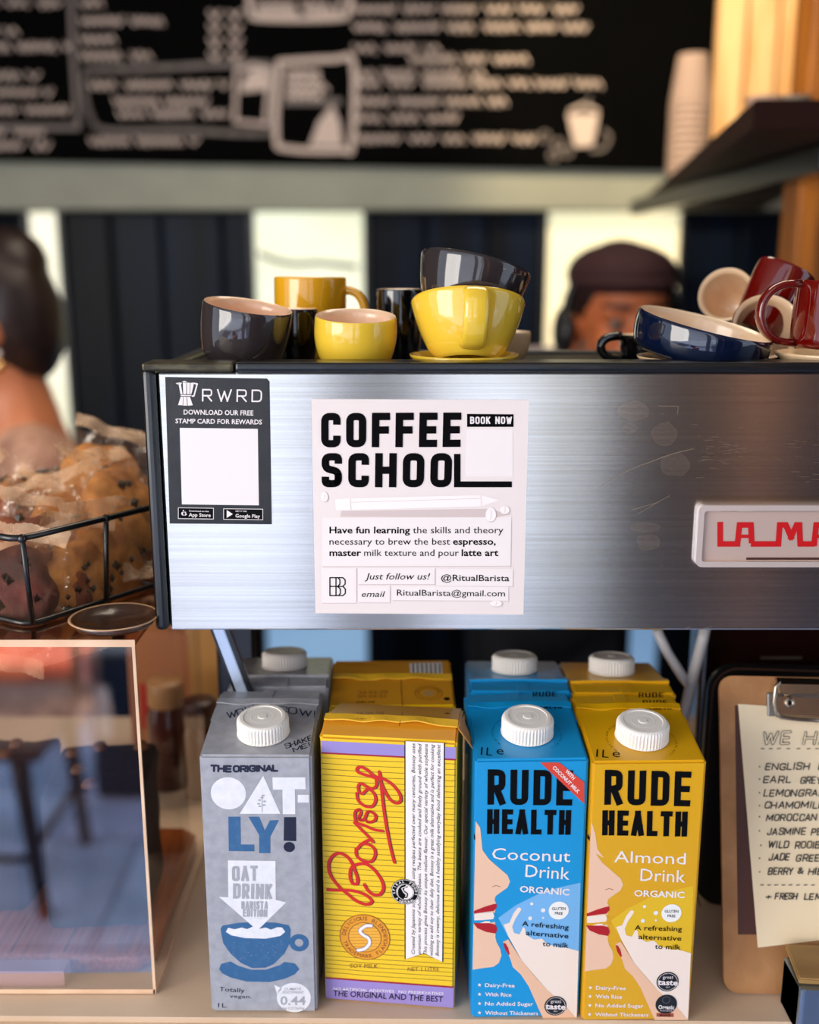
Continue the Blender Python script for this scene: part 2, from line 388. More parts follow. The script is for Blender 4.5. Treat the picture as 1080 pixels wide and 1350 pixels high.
# navy wall panels with faint vertical sheen painted into their colour, each its own part of the back wall
pm = mat('navy_panel', '#04060c', .45, noise_col='#0b1a30', nscale=2.4, nmix=.8, stretch=(6, 1, .4), ior=1.25)
for a, b in ((94, 158), (160, 222), (224, 300), (302, 339), (484, 560), (562, 640), (642, 713), (888, 960), (962, 1040), (1042, 1120)):
    x0, x1 = at_y(a, 500, 2.15).x, at_y(b, 500, 2.15).x
    box('panel', (x0 + .004, 2.142, GROUND + .1), (x1 - .004, 2.165, zl0 - .004), pm, wall_back, .003)

# chalkboard
CBY = 2.06
board = thing('chalkboard', 'black chalkboard menu across the top of the back wall with blurred chalk writing', 'chalkboard')
b0, b1, b2, b3 = at_y(-160, 210, CBY), at_y(955, 226, CBY), at_y(955, -150, CBY), at_y(-160, -150, CBY)
bm = prism_bm([(b0.x, b0.z), (b1.x, b1.z), (b2.x, b2.z), (b3.x, b3.z)], CBY, CBY + .02, axis='y')
bmobj('board', bm, mat('chalkboard_black', '#030303', .9, noise_col='#060505', nscale=6, ior=1.15), board)
chalk = mat('chalk', '#dcc6b8', .9); chalkd = mat('chalk_grey', '#857a74', .9)
fb = Face(board, Matrix.Identity(4), (0, CBY, 0), (1, 0, 0), (0, 0, 1))
def scribble(x0, x1, y, h, wpx=3.0, m=chalk):
    x = x0
    while x < x1 - 8:
        wl_ = min(random.uniform(26, 62), x1 - x); n = max(3, int(wl_ / 4.2)); pts = []
        for i in range(n): pts.append((x + wl_ * i / (n - 1), y + (h * .5 if i % 2 else -h * .5) * random.uniform(.6, 1)))
        fb.stroke('chalk_writing', pts, wpx, m, 1); x += wl_ + random.uniform(8, 14)
for y, a, b in ((4, -40, 80), (42, -60, 24), (62, -40, 92), (100, -60, 52), (122, -60, 68), (145, -60, 90), (174, -50, 75), (192, -50, 66)): scribble(a, b, y, 11)
for y, a, b in ((4, 106, 135), (28, 106, 215), (52, 106, 165), (74, 106, 200), (112, 118, 300), (134, 150, 290), (150, 155, 300), (186, 118, 262)): scribble(a, b, y, 11)
for y in (20, 38, 56, 74): scribble(276, 290, y, 11, 4); scribble(302, 318, y, 11, 4)
for y, a, b in ((12, 466, 762), (36, 466, 776), (64, 466, 580), (78, 540, 712), (98, 466, 640), (110, 466, 806), (134, 466, 668), (156, 466, 604), (183, 470, 706)): scribble(a, b, y, 11)
fb.stroke('chalk_frame', [(93, -20), (97, 80), (103, 168), (60, 168), (-40, 166)], 7, chalkd, 1)
fb.stroke('chalk_frame', catmull([(112, 92), (200, 90), (340, 84), (360, 100), (358, 165), (340, 176), (240, 172), (140, 172), (118, 150), (110, 110), (112, 92)], 4), 7, chalkd, 2)
fb.stroke('chalk_frame', catmull([(368, 82), (440, 78), (466, 84), (464, 190), (450, 198), (380, 196), (364, 180), (368, 82)], 4), 8, chalk, 2)
fb.stroke('chalk_frame', catmull([(330, -30), (330, 14), (345, 24), (440, 24), (460, 14), (460, -30)], 4), 8, chalk, 2)
fb.stroke('chalk_frame', [(312, 92), (310, 160), (350, 164), (356, 92), (335, 86), (312, 92)], 5, chalk, 2)
for y in (96, 106, 116, 126): scribble(378, 432, y, 9, 4)
for y in (8, 18): scribble(340, 450, y, 10, 4)
fb.poly('chalk_drawing', [(318, 112), (330, 92), (350, 92), (354, 118), (318, 122)], chalk, 1)
fb.poly('chalk_drawing', [(408, 192), (420, 160), (438, 138), (448, 160), (452, 192)], chalk, 1)
fb.poly('chalk_drawing', [(374, 130), (450, 130), (450, 138), (374, 138)], chalkd, 1)
fb.poly('chalk_drawing', [(748, 150), (790, 150), (782, 192), (758, 194)], chalk, 1)
fb.stroke('chalk_drawing', [(752, 146), (770, 138), (788, 146)], 4, chalk, 1); fb.stroke('chalk_drawing', [(772, 140), (778, 128)], 3, chalkd, 1)
for q in ((718, 180), (736, 190), (730, 205), (748, 200)): fb.ring('chalk_drawing', q[0], q[1], 6, 3, chalkd, 1, 12)
fb.stroke('chalk_drawing', catmull([(780, 198), (796, 196), (804, 180), (796, 172)], 4), 4, chalkd, 1)
fb.build()

# bright wooden boards on the right, post, shelf and its things
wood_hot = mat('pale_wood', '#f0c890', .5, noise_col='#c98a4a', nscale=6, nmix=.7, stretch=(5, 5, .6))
cl = thing('wood_cladding', 'brightly lit pale wooden boards above the dark shelf at the upper right', 'cladding')
for i, (a, b) in enumerate(((942, 982), (983, 1024), (1025, 1064))):
    x0, x1 = at_y(a, 100, 1.75).x, at_y(b, 100, 1.75).x
    box('plank', (x0 + .003, 1.75, .62), (x1 - .003, 1.775 + .004 * (i % 2), 1.45), wood_hot, cl, .003)
x0, x1 = at_y(1066, 100, .74).x, at_y(1130, 100, .74).x
tag(box('wooden_post', (x0, .74, GROUND), (x1, .80, 1.6), mat('orange_wood', '#d07a1e', .5, noise_col='#5a2c0c', nscale=7, nmix=.8, stretch=(5, 5, .6)), bev=.004), 'orange brown wooden post at the far right edge', 'post')
sh = thing('wall_shelf', 'dark brown wooden shelf seen from below, holding upturned paper cups', 'shelf')
zs = .583
A_, B_, D_ = at_z(850, 276, zs), at_z(992, 172, zs), at_z(1066, 172, zs)
shp = [(B_.x, B_.y), (D_.x + .1, D_.y), (D_.x + .42, A_.y), (A_.x, A_.y)]
bmobj('shelf_board', prism_bm(shp, zs, zs + .028, .002), mat('dark_shelf_wood', '#2a0e06', .6, noise_col='#0e0402', nscale=8, stretch=(1, 6, 1), ior=1.25), sh)
box('bracket', (D_.x + .05, B_.y + .1, zs - .03), (D_.x + .075, 1.6, zs - .001), navyblack, sh, .002)
papr = mat('paper_cup', '#ddb594', .7)
def paper_stack(px, py_base, py_top, d, wpx, label):
    b = at_d(px, py_base, d); zt = at_d(px, py_top, d).z; z0 = zs + .028; t = thing('paper_cup_stack', label, 'paper cups', (b.x, b.y, z0))
    r = wpx / F_PX * d / 2; n = int((zt - z0 - .07) / .012)
    for i in range(n):
        pr = [(r, 0), (r * 1.05, .002), (r, .004), (r * .98, .011)]
        v, f = lathe([(p, q + i * .012) for p, q in pr], 20); mesh('paper_cup', v, f, papr, t, True)
    zz = n * .012; v, f = lathe([(r, zz), (r * .72, zz + .075), (r * .7, zz + .078), (0, zz + .076)], 20); mesh('paper_cup', v, f, papr, t, True)
paper_stack(905, 242, 70, 1.95, 52, 'tall stack of upturned cream paper cups at the shelf end')
c = at_z(1005, 150, zs + .028)
for k, (px, col, lab) in enumerate(((1006, '#c9a083', 'small beige tub on the dark shelf at its near corner'), (1042, '#8f7a64', 'small greyish brown tub on the dark shelf beside the beige one'))):
    p = at_z(px, 168, zs + .028); v, f = lathe([(0, 0), (.018, 0), (.021, .03), (.022, .032), (.019, .033), (0, .03)], 20)
    tag(mesh('tub', v, f, mat('tub_%d' % k, col, .6), None, True), lab, 'tub').location = p

# counter
ctm = mat('counter_laminate', '#dcc0a4', .45, noise_col='#c9a888', nscale=10, nmix=.5)
cnt = thing('counter', 'pale peach laminate counter the cartons and machine stand on', 'counter')
e0, e1 = -.57 + .572, -.57 + .5655
slope = (e1 - e0) / .6
def ey(x): return (e0 + e1) / 2 - .001 + slope * x
bmobj('worktop', prism_bm([(-1.3, ey(-1.3)), (1.3, ey(1.3)), (1.3, .46), (-1.3, .46)], -.035, 0, .004), ctm, cnt)
bmobj('front_panel', prism_bm([(-1.28, ey(-1.3) + .03), (1.28, ey(1.3) + .03), (1.28, .44), (-1.28, .44)], GROUND, -.0352), mat('counter_front', '#3b2a20', .6, noise_col='#2a1c14', nscale=6), cnt)

# the street behind the photographer, seen in the steel and in the display case
road = struct(box('road', (-7, -7, GROUND - .06), (9, -4.35, GROUND - .002), mat('pale_road', '#c6d2ea', .8, noise_col='#b0bedb', nscale=2)))
pav = struct(box('pavement', (-5, -4.349, GROUND - .06), (4, .0, GROUND - .012), mat('joint_sand', '#4a4c58', .9)))
slm = [mat('slab_blue_%d' % i, c, .6, noise_col='#6f86a8', nscale=5, nmix=.7, bump=.4, bscale=30) for i, c in enumerate(('#a9c0ea', '#b9c6ee', '#b4b8e4'))]
slab_me = None; sl_rnd = random.Random(3)
for j in range(8):
    for i in range(9):
        if slab_me is None:
            o = box('paving_slab', (-.24, -.24, 0), (.24, .24, .04), slm[0], pav, .004, 1); slab_me = [o.data]
            for q in (1, 2): m2_ = o.data.copy(); m2_.materials[0] = slm[q]; slab_me.append(m2_)
        else: o = bpy.data.objects.new('paving_slab', sl_rnd.choice(slab_me)); C.objects.link(o); o.parent = pav
        o.location = (-2.7 + i * .488 + (.244 if j % 2 else 0), -.35 - j * .488, GROUND - .041 + sl_rnd.uniform(0, .002)); 
facade = struct(box('wall_street', (-7, -7.3, GROUND - .06), (9, -7, 3.2), mat('street_render', '#c4cbd8', .8, noise_col='#b0bac9', nscale=1.5)))
dkw = struct(box('wall_added_dark', (.525, -2.26, GROUND), (3.2, -2.2, 3.4), mat('dark_wall_maroon', '#1c0503', .8, noise_col='#0e0201', nscale=3, stretch=(6, 1, .3))))  # unseen dark wall with a pale strip, added for the steel's right-end reflection
for i, x_ in enumerate((.60, .70, .79, .865)): box('panel', (x_ - .035, -2.2, GROUND + .1), (x_ + .03, -2.185, 3.2), mat('dark_wall_olive_%d' % (i % 2), ('#402810', '#261c0e')[i % 2], .5), dkw, .004)
box('panel', (.91, -2.2, GROUND + .02), (.975, -2.17, 3.3), mat('dark_wall_strip', '#b07a58', .5), dkw, .004)
tag(box('column_stand_in', (-.28, -3.0, GROUND), (.06, -2.85, 2.0), mat('grey_column', '#5a5d66', .7), bev=.01), 'grey column added for the dark reflection in the steel, standing in for the photographer', 'column')  # stand-in for the photographer, added to darken the steel's reflection
tag(box('streak_post', (.55, -3.56, GROUND), (.66, -3.46, 3.2), mat('cream_post', '#ffe890', .5), bev=.006), 'cream post added in the street to give the steel its bright streak', 'post')  # made-up pale post for the yellow streak in the steel
MIR = .025
def mir(px, py, d): p = at_d(px, py, d); p.y = 2 * MIR - p.y; return p
chair = thing('street_chair', 'dark wooden chair on the pavement, mirrored in the display case', 'chair')
cw = mat('chair_wood', '#2a1420', .5)
g = mir(60, 1214, 2.32); g.z = GROUND + .003
sx_ = (0, -.36, 0, -.36); sy_ = (0, 0, -.34, -.34)
for q in range(4):
    b_ = g + Vector((sx_[q], sy_[q], 0)); tubeobj('leg', [b_, b_ + Vector((-.03 if not sx_[q] else .03, 0, .42))], [.018, .024], cw, chair)
box('seat', (g.x - .40, g.y - .38, GROUND + .42), (g.x + .03, g.y + .03, GROUND + .46), mat('chair_seat', '#4a2218', .5), chair, .01)
tubeobj('stretcher', [g + Vector((-.01, -.33, .18)), g + Vector((-.01, .0, .18))], .011, cw, chair); tubeobj('stretcher', [g + Vector((-.35, -.02, .14)), g + Vector((-.01, -.02, .14))], .011, cw, chair)
for x_ in (-.38, .0): tubeobj('back_post', [g + Vector((x_, -.36, .46)), g + Vector((x_, -.40, .70))], .014, cw, chair)
box('backrest', (g.x - .40, g.y - .42, GROUND + .6), (g.x + .02, g.y - .40, GROUND + .72), cw, chair, .005)
a, b_ = mir(-70, 872, 3.35), mir(104, 915, 3.35)
bn = thing('street_bench', 'low bench with an orange red seat across the pavement, mirrored in the display case', 'bench')
box('seat_slab', (a.x, a.y - .35, b_.z), (b_.x, a.y, a.z), mat('terracotta', '#b4492e', .6), bn, .01)
c_ = mir(100, 962, 3.35); box('front_board', (a.x + .02, a.y - .30, c_.z), (c_.x, a.y - .01, b_.z - .001), mat('peach_board', '#d9a27c', .6), bn, .005)
for x_ in (a.x + .08, b_.x - .1): box('leg', (x_, a.y - .28, GROUND + .001), (x_ + .05, a.y - .05, c_.z - .001), cw, bn, .004)
a, b_ = mir(112, 862, 2.9), mir(196, 1060, 2.9)
bi = thing('street_bin', 'dark bin with a pale strip drawn as a highlight on the pavement, mirrored in the display case', 'bin')
zb_ = GROUND + .002
box('bin_body', (a.x, a.y - .3, zb_), (b_.x, a.y, a.z), mat('bin_dark', '#1a2236', .3), bi, .02, 3)
s_ = mir(138, 950, 2.9); box('highlight_strip', (s_.x - .02, a.y + .001, zb_ + .2), (s_.x + .02, a.y + .008, a.z - .1), mat('bin_highlight', '#d8d8d8', .3, .2), bi, .002)  # pale strip modelled in place of a bright vertical highlight

# ================================================================ ESPRESSO MACHINE
MY = .62 - .57
def atM(px, py): return at_y(px, py, MY)
mz0, mz1 = atM(540, 831).z, atM(540, 491).z
mx0 = atM(216, 660).x; mx1 = mx0 + .92
steel = mat('brushed_steel', '#d6d2cc', .22, 1, aniso=.9, noise_col='#b5aea3', nscale=14, stretch=(.3, 1, 60), nmix=.5)
# fine horizontal brushing as relief
nt = steel.node_tree; b = nt.nodes['Principled BSDF']
tc = nt.nodes.new('ShaderNodeTexCoord'); mp = nt.nodes.new('ShaderNodeMapping'); mp.inputs['Scale'].default_value = (3, 1, 420)
nn = nt.nodes.new('ShaderNodeTexNoise'); nn.inputs['Scale'].default_value = 6; nn.inputs['Detail'].default_value = 6
bp = nt.nodes.new('ShaderNodeBump'); bp.inputs['Strength'].default_value = .08; bp.inputs['Distance'].default_value = .0002
nt.links.new(tc.outputs['Object'], mp.inputs[0]); nt.links.new(mp.outputs[0], nn.inputs['Vector']); nt.links.new(nn.outputs['Fac'], bp.inputs['Height']); nt.links.new(bp.outputs[0], b.inputs['Normal'])
mach = thing('espresso_machine', 'wide brushed steel espresso machine with black trim standing over the milk cartons', 'espresso machine')
pnl = box('front_panel', (mx0, MY, mz0), (mx1, MY + .02, mz1), steel, mach, .0012)
def brush_uv(o):
    uv = o.data.uv_layers.new(name='brushing')
    for lp in o.data.loops: c_ = o.data.vertices[lp.vertex_index].co; uv.data[lp.index].uv = (c_.z, c_.x)
brush_uv(pnl)
box('housing', (mx0 + .001, MY + .021, mz0 + .004), (mx1, MY + .19, mz1 - .012), mat('housing_dark', '#14110f', .5), mach, .002)
tl = atM(197, 660).x
box('side_trim', (tl, MY - .004, mz0 + .001), (mx0 - .0006, MY + .2, mz1 + .002), navyblack, mach, .003, 3)
zt0, zt1 = mz1 + .0005, atM(540, 477).z
cornr = atM(309, 480).x
box('top_rail', (cornr + .0006, MY - .005, zt0), (mx1, MY + .02, zt1), navyblack, mach, .002, 3)
goldm = mat('gold_reflection_trim', '#6b6148', .32, .7, noise_col='#10131a', nscale=45, nmix=.9, stretch=(1, 1, 3), bump=.4, bscale=70)  # golden reflection put into the finish as a mottled colour
box('corner_rail', (tl + .001, MY - .006, zt0 + .0004), (cornr, MY + .02, zt1 - .0002), goldm, mach, .0015, 3)
TRAY = zt1 - .0100
box('cup_tray', (tl + .004, MY + .0205, TRAY - .006), (mx1 - .002, MY + .185, TRAY), mat('tray_dark', '#16140f', .4, .5), mach, .001)
box('rear_rail', (tl, MY + .187, TRAY - .006), (mx1, MY + .195, TRAY + .002), navyblack, mach, .002)
# steel support leg behind the first carton
lg = [(atM(287, 834).x, MY + .05), ]
def slab(name, pts_xz, y0, y1, m, parent=None, bev=.0005):
    return bmobj(name, prism_bm(pts_xz, y0, y1, bev, 'y'), m, parent)
def leg(pa, pb, y, names):
    a0, b0_ = at_y(*pa[0], y), at_y(*pa[1], y); a1, b1_ = at_y(*pb[0], y), at_y(*pb[1], y)
    return [(a0.x, a0.z), (a1.x, a1.z), (b1_.x, b1_.z), (b0_.x, b0_.z)]
ly = .084
ptop, pbot = (283, 832), (322, 935)
def legquad(o0, o1):
    a, b = at_y(ptop[0], ptop[1], ly), at_y(pbot[0], pbot[1], ly); k = (b.x - a.x) / (b.z - a.z)
    zt_, zb = mz0 + .003, .0005; s0, s1 = o0 * .00046, o1 * .00046
    return [(a.x + s0 + k * (zb - a.z), zb), (a.x + s1 + k * (zb - a.z), zb), (a.x + s1 + k * (zt_ - a.z), zt_), (a.x + s0 + k * (zt_ - a.z), zt_)]
for nm, a, b, m in (('leg_edge', -6, -2, navyblack), ('leg', -2, 14, mat('leg_chrome', '#c8d4e4', .25, .6)), ('leg_edge', 14, 22, navyblack)):
    slab(nm, legquad(a, b), ly, ly + (.003 if nm == 'leg' else .004), m, mach)
for x in (mx1 - .06,):
    box('leg', (x, .17, .0005), (x + .03, .2, mz0 + .004), navyblack, mach, .003)
box('leg', (mx0 + .0, .19, .0005), (mx0 + .03, .22, mz0 + .004), navyblack, mach, .003)

# badge
fm_ = Face(mach, Matrix.Identity(4), (0, MY, 0), (1, 0, 0), (0, 0, 1))
badge = thing('badge_group', None, None) if False else None
bl, bt, bb = atM(918, 665).x, atM(940, 664).z, atM(940, 745).z
bl = atM(917, 700).x
chrome = mat('chrome', '#e6d2c8', .3, .45, coat=.5); bw = .30
fr = bm = bmesh.new()
def ring_prism(bm, outer, inner, y0, y1):
    n = len(outer)
    V = [[bm.verts.new((p[0], y, p[1])) for p in L] for L, y in ((outer, y1), (outer, y0), (inner, y0), (inner, y1))]
    for a in range(4):
        A2, B2 = V[a], V[(a + 1) % 4]
        for i in range(n): bm.faces.new((A2[i], A2[(i + 1) % n], B2[(i + 1) % n], B2[i]))
ring_prism(bm, rrect(bl, bb, bl + bw, bt, .004), rrect(bl + .0034, bb + .0034, bl + bw - .0034, bt - .0034, .002), MY - .005, MY - .0001)
bmobj('badge_frame', bm, chrome, mach)
bpl = box('badge_plate', (bl + .003, MY - .0022, bb + .003), (bl + bw - .003, MY - .0001, bt - .003), mat('badge_silver', '#d9bcae', .3, .35), mach)
fbd = Face(mach, Matrix.Identity(4), (0, MY - .0023, 0), (1, 0, 0), (0, 0, 1))
redm = mat('badge_red', '#c4060d', .4, emit=0)
brn = mat('badge_brown', '#43231a', .4)
fbd.rect('badge_line', 950, 671.5, 974, 674, brn); fbd.rect('badge_line', 992, 671.5, 1300, 674, brn)
fbd.rect('badge_line', 984, 735, 1300, 738, brn)
yb, yt, sw_ = 718.5, 689.5, 8
def bs(pts, w=7.5): fbd.stroke('badge_lettering', pts, w, redm, 2, cap='butt')
xb = yb - 0
bs([(949.5, 688), (949.5, 717), (976, 717)]); bs([(972, 720), (975, 692), (990, 692), (991, 716)]); bs([(975, 707), (990, 707)], 4.5)
bs([(990, 717), (1030, 717)]); bs([(1026, 720), (1028, 692), (1036, 692), (1043, 708), (1050, 692), (1054, 692), (1055, 720)])
bs([(1053, 717), (1074, 717)]); bs([(1073, 720), (1076, 692), (1091, 692), (1092, 720)]); bs([(1076, 707), (1091, 707)], 4.5)
x = 1103
for ch in 'RZOCCO':
    asp, paths = GL[ch]; gw = 15
    for closed, pts in paths:
        bs([(x + p[0] * gw, 717 - p[1] * 25) for p in pts] + ([(x + pts[0][0] * gw, 717 - pts[0][1] * 25)] if closed else []), 6.5)
    x += 28
fbd.build()
# smudges and scratches on the steel (real marks on the surface)
scr = mat('scratch', '#a8937e', .35, .8)
cs = crop(700, 470, .3519)
def sc(*p, w=.35): fm_.stroke('scratch', cs(*p), w, scr, 1)
fm_.stroke('scratch', catmull(cs(262, 482, 330, 445, 400, 412, 440, 398, 520, 368, 610, 345), 5), .7, scr, 1)
for _ in range(34):
    x = random.uniform(600, 800); y = random.choice([random.uniform(250, 470), random.uniform(300, 420)]); sc(x, y, x + random.uniform(8, 35), y + random.uniform(-3, 2), w=.32)
for _ in range(14):
    x = random.uniform(850, 1070); y = random.uniform(310, 480); sc(x, y, x + random.uniform(8, 40), y + random.uniform(-2, 2), w=.3)
for _ in range(20):
    x, y = random.uniform(340, 900), random.uniform(120, 1000); fm_.disc('scratch', *cs(x, y)[0], random.uniform(.25, .6), scr, 1, 8)
for a in ((568, 1022, 600, 1012), (630, 1024, 680, 1010), (380, 575, 480, 545), (400, 590, 520, 520), (480, 185, 552, 186), (552, 186, 550, 215)): sc(*a, w=.5)
fm_.build({'scratch': 'fine pale scratches on the steel'})
# hazy finger marks: dull film patches as mesh blobs with broken edges
smd = film_material('smudge_film', '#a68a6c', .02, .5, .6, 500, 1.05, diff=.025)
for cx_, cy_, rx, ry in ((540, 405, 58, 45), (500, 290, 50, 45), (385, 205, 60, 38), (440, 695, 45, 32), (430, 640, 60, 18), (370, 270, 30, 20)):
    P = [cs(cx_ + rx * math.cos(a / 24 * 6.283) * (1 + .3 * noise.noise(Vector((a * .6, cx_, 0)))), cy_ + ry * math.sin(a / 24 * 6.283) * (1 + .35 * noise.noise(Vector((a * .7, cy_, 4)))))[0] for a in range(24)]
    fm_.poly('smudge', P, smd, 2)
fm_.build({'smudge': 'dull greasy finger smudges on the steel'})

# ================================================================ STICKERS ON THE MACHINE
def sticker(name, label, cat, px, m, th=.0005, r=0, plane=MY):
    t = thing(name, label, cat)
    P = [at_y(*p, plane) for p in px]; P2 = [(p.x, p.z) for p in P]
    bm = prism_bm(P2, plane - th, plane - .00005, 0, 'y'); bmobj('sheet', bm, m, t)
    return t, Face(t, Matrix.Identity(4), (0, plane - th, 0), (1, 0, 0), (0, 0, 1))
dk = mat('black_vinyl', '#0b0c12', .4, noise_col='#241f1e', nscale=18, nmix=.5, bump=.7, bscale=28)
t, f = sticker('loyalty_sticker', 'black vinyl app sticker at the left end of the steel panel', 'sticker', [(218, 497), (352, 499), (355.5, 503), (358.5, 691), (224, 690)], dk)
wp = mat('white_print', '#efe3df', .5)
k = crop(215, 490, .1556)
f.glyphs('lettering', 'RWRD', k(330, 252)[0], k(838, 258)[0], 16.5, 1.9, wp, 1, r=.55, gap=.5)
f.text('lettering', 'DOWNLOAD OUR FREE', k(175, 362)[0], k(765, 370)[0], 6.2, wp, 1, .018)
f.text('lettering', 'STAMP CARD FOR REWARDS', k(105, 436)[0], k(838, 446)[0], 6.0, wp, 1, .018)
f.poly('blank_square', k(142, 476, 803, 484, 812, 1132, 160, 1124), wp, 1)
for g in (k(130, 90, 160, 95, 152, 110, 165, 190, 148, 190, 135, 120), k(168, 92, 198, 92, 196, 190, 172, 190), k(203, 92, 228, 94, 226, 190, 203, 190), k(233, 95, 262, 92, 255, 135, 240, 190, 230, 190), k(105, 98, 135, 92, 135, 112), k(150, 212, 172, 212, 165, 285, 128, 282), k(176, 212, 200, 212, 204, 288, 170, 286), k(205, 212, 228, 212, 252, 284, 210, 288), k(150, 196, 240, 198, 240, 206, 150, 206), k(158, 88, 182, 76, 208, 88)):
    f.poly('coffee_pot_emblem', g, wp, 1)
f.stroke('coffee_pot_emblem', k(262, 98, 290, 104, 262, 205, 244, 208), 1.8, wp, 1, cap='butt')
for a, b_, c_, d_ in ((130, 1152, 428, 1248), (514, 1160, 846, 1254)):
    P = k(a, b_, c_, b_ + 4, c_, d_, a, d_ - 4); f.poly('store_button', P, black, 1); f.stroke('store_button', P + [P[0]], .7, wp, 2)
f.text('lettering', 'Download on the', k(222, 1184)[0], k(388, 1188)[0], 1.6, wp, 2, .02)
f.text('lettering', 'App Store', k(218, 1226)[0], k(404, 1230)[0], 4.4, wp, 2, .015)
f.text('lettering', 'GET IT ON', k(614, 1186)[0], k(708, 1188)[0], 1.6, wp, 2, .02)
f.text('lettering', 'Google Play', k(614, 1234)[0], k(822, 1238)[0], 4.4, wp, 2, .015)
f.poly('store_button', k(540, 1172, 592, 1206, 540, 1238), wp, 2)
f.disc('store_button', *k(172, 1202)[0], 2.6, wp, 2); f.disc('store_button', *k(186, 1202)[0], 2.6, wp, 2); f.disc('store_button', *k(174, 1176)[0], .9, wp, 2, 10); f.disc('store_button', *k(202, 1196)[0], 1.3, black, 3, 12)
f.build({'blank_square': 'plain white square'})

pc = mat('poster_card', '#efe0da', .55, noise_col='#e8d6cf', nscale=9, nmix=.5)
t, f = sticker('course_poster', 'square pinkish white poster reading COFFEE SCHOOL taped to the steel panel', 'poster', [(411, 526), (697, 527), (690, 810), (416, 808)], pc, .0006)
k = crop(400, 510, .287); bk = mat('poster_ink', '#050406', .6, ior=1.15)
f.glyphs('lettering', 'COFFEE', k(82, 278)[0], k(722, 276)[0], 45.5, 9.8, bk, 2, r=.62, gap=.42)
f.glyphs('lettering', 'SCHOO', k(84, 461)[0], k(680, 461)[0], 45, 9.8, bk, 2, r=.62, gap=.42)
f.poly('lettering', k(692, 308, 722, 308, 722, 434, 958, 434, 958, 461, 692, 461), bk, 2)
f.poly('title_box', k(752, 124, 966, 126, 966, 184, 752, 184), bk, 1)
f.glyphs('lettering', 'BOOK NOW', k(766, 170)[0], k(958, 170)[0], 9.6, 1.9, wp, 2, r=.55, gap=.35)
sq = mat('card_tile', '#f3e6e1', .5); shd = mat('print_grey', '#d5c0ba', .6)
f.poly('blank_square', k(750, 196, 962, 196, 962, 412, 744, 412), sq, 1)
def tile(*p): P = k(*p); f.poly('card_strip', [(a + .9, b + 1) for a, b in P], shd, 1); f.poly('card_strip', P, sq, 2)
tile(88, 600, 955, 598, 952, 822, 86, 824); tile(84, 832, 244, 832, 244, 992, 84, 992); tile(252, 832, 604, 832, 604, 906, 252, 906)
tile(612, 834, 964, 836, 962, 916, 612, 914); tile(252, 914, 398, 912, 398, 990, 252, 990); tile(408, 914, 942, 918, 942, 982, 408, 980)
def ln(x, y, segs, h=8.4):
    for st, b_, x1 in segs: f.text('lettering', st, k(x, y)[0], k(x1, y)[0], h, bk, 3, .022 if b_ else .003); x = x1 + 13
ln(120, 672, (('Have fun learning', 1, 490), ('the skills and theory', 0, 918)))
ln(120, 724, (('necessary to brew the best', 0, 674), ('espresso,', 1, 884)))
ln(120, 776, (('master', 1, 266), ('milk texture and pour', 0, 714), ('latte art', 1, 896)))
f.text('lettering', 'Just follow us!', k(282, 884)[0], k(582, 884)[0], 8.2, bk, 3, .004, .25)
f.text('lettering', '@RitualBarista', k(632, 890)[0], k(946, 892)[0], 8, bk, 3, .01)
f.text('lettering', 'email', k(268, 964)[0], k(376, 964)[0], 7.4, bk, 3, .004, .25)
f.text('lettering', 'RitualBarista@gmail.com', k(430, 958)[0], k(926, 962)[0], 7.8, bk, 3, .004)
f.stroke('monogram', k(122, 876, 160, 876, 168, 886, 168, 905, 158, 916, 122, 916), 1.6, bk, 3); f.stroke('monogram', k(122, 876, 122, 958, 162, 958, 170, 948, 170, 928, 158, 916), 1.6, bk, 3)
f.stroke('monogram', k(150, 876, 182, 876, 192, 886, 192, 905, 182, 916, 150, 916, 150, 876, 150, 958, 182, 958, 193, 948, 193, 928, 182, 916), 1.6, bk, 3)
# the pencil and coffee beans printed in relief white
pw = mat('pencil_white', '#fcefe9', .5)
f.poly('pencil_picture', k(175, 570, 840, 560, 955, 585, 880, 600, 170, 596), shd, 1)
f.poly('pencil_picture', k(146, 516, 215, 512, 815, 497, 900, 520, 818, 548, 220, 565, 150, 566), pw, 2)
for st in ((215, 514, 220, 564), (815, 498, 818, 547), (222, 530, 812, 512)): f.stroke('pencil_picture', k(*st), .5, shd, 3)
for bx, by, rx, ry in ((861, 586, 24, 32), (97, 504, 16, 22), (925, 565, 22, 18), (885, 994, 28, 14)):
    f.disc('bean_picture', *k(bx + 3, by + 4)[0], rx * .287, shd, 3, 20, ry * .287); f.disc('bean_picture', *k(bx, by)[0], rx * .287, pw, 4, 20, ry * .287)
    f.stroke('bean_picture', k(bx - 3, by + ry * .7, bx + 3, by, bx, by - ry * .7), .5, shd, 5)
f.build({'blank_square': 'plain white square'})
for i, (a, b_) in enumerate((((408, 522), (422, 536)), ((684, 524), (700, 540)), ((410, 798), (426, 812)))):
    pass

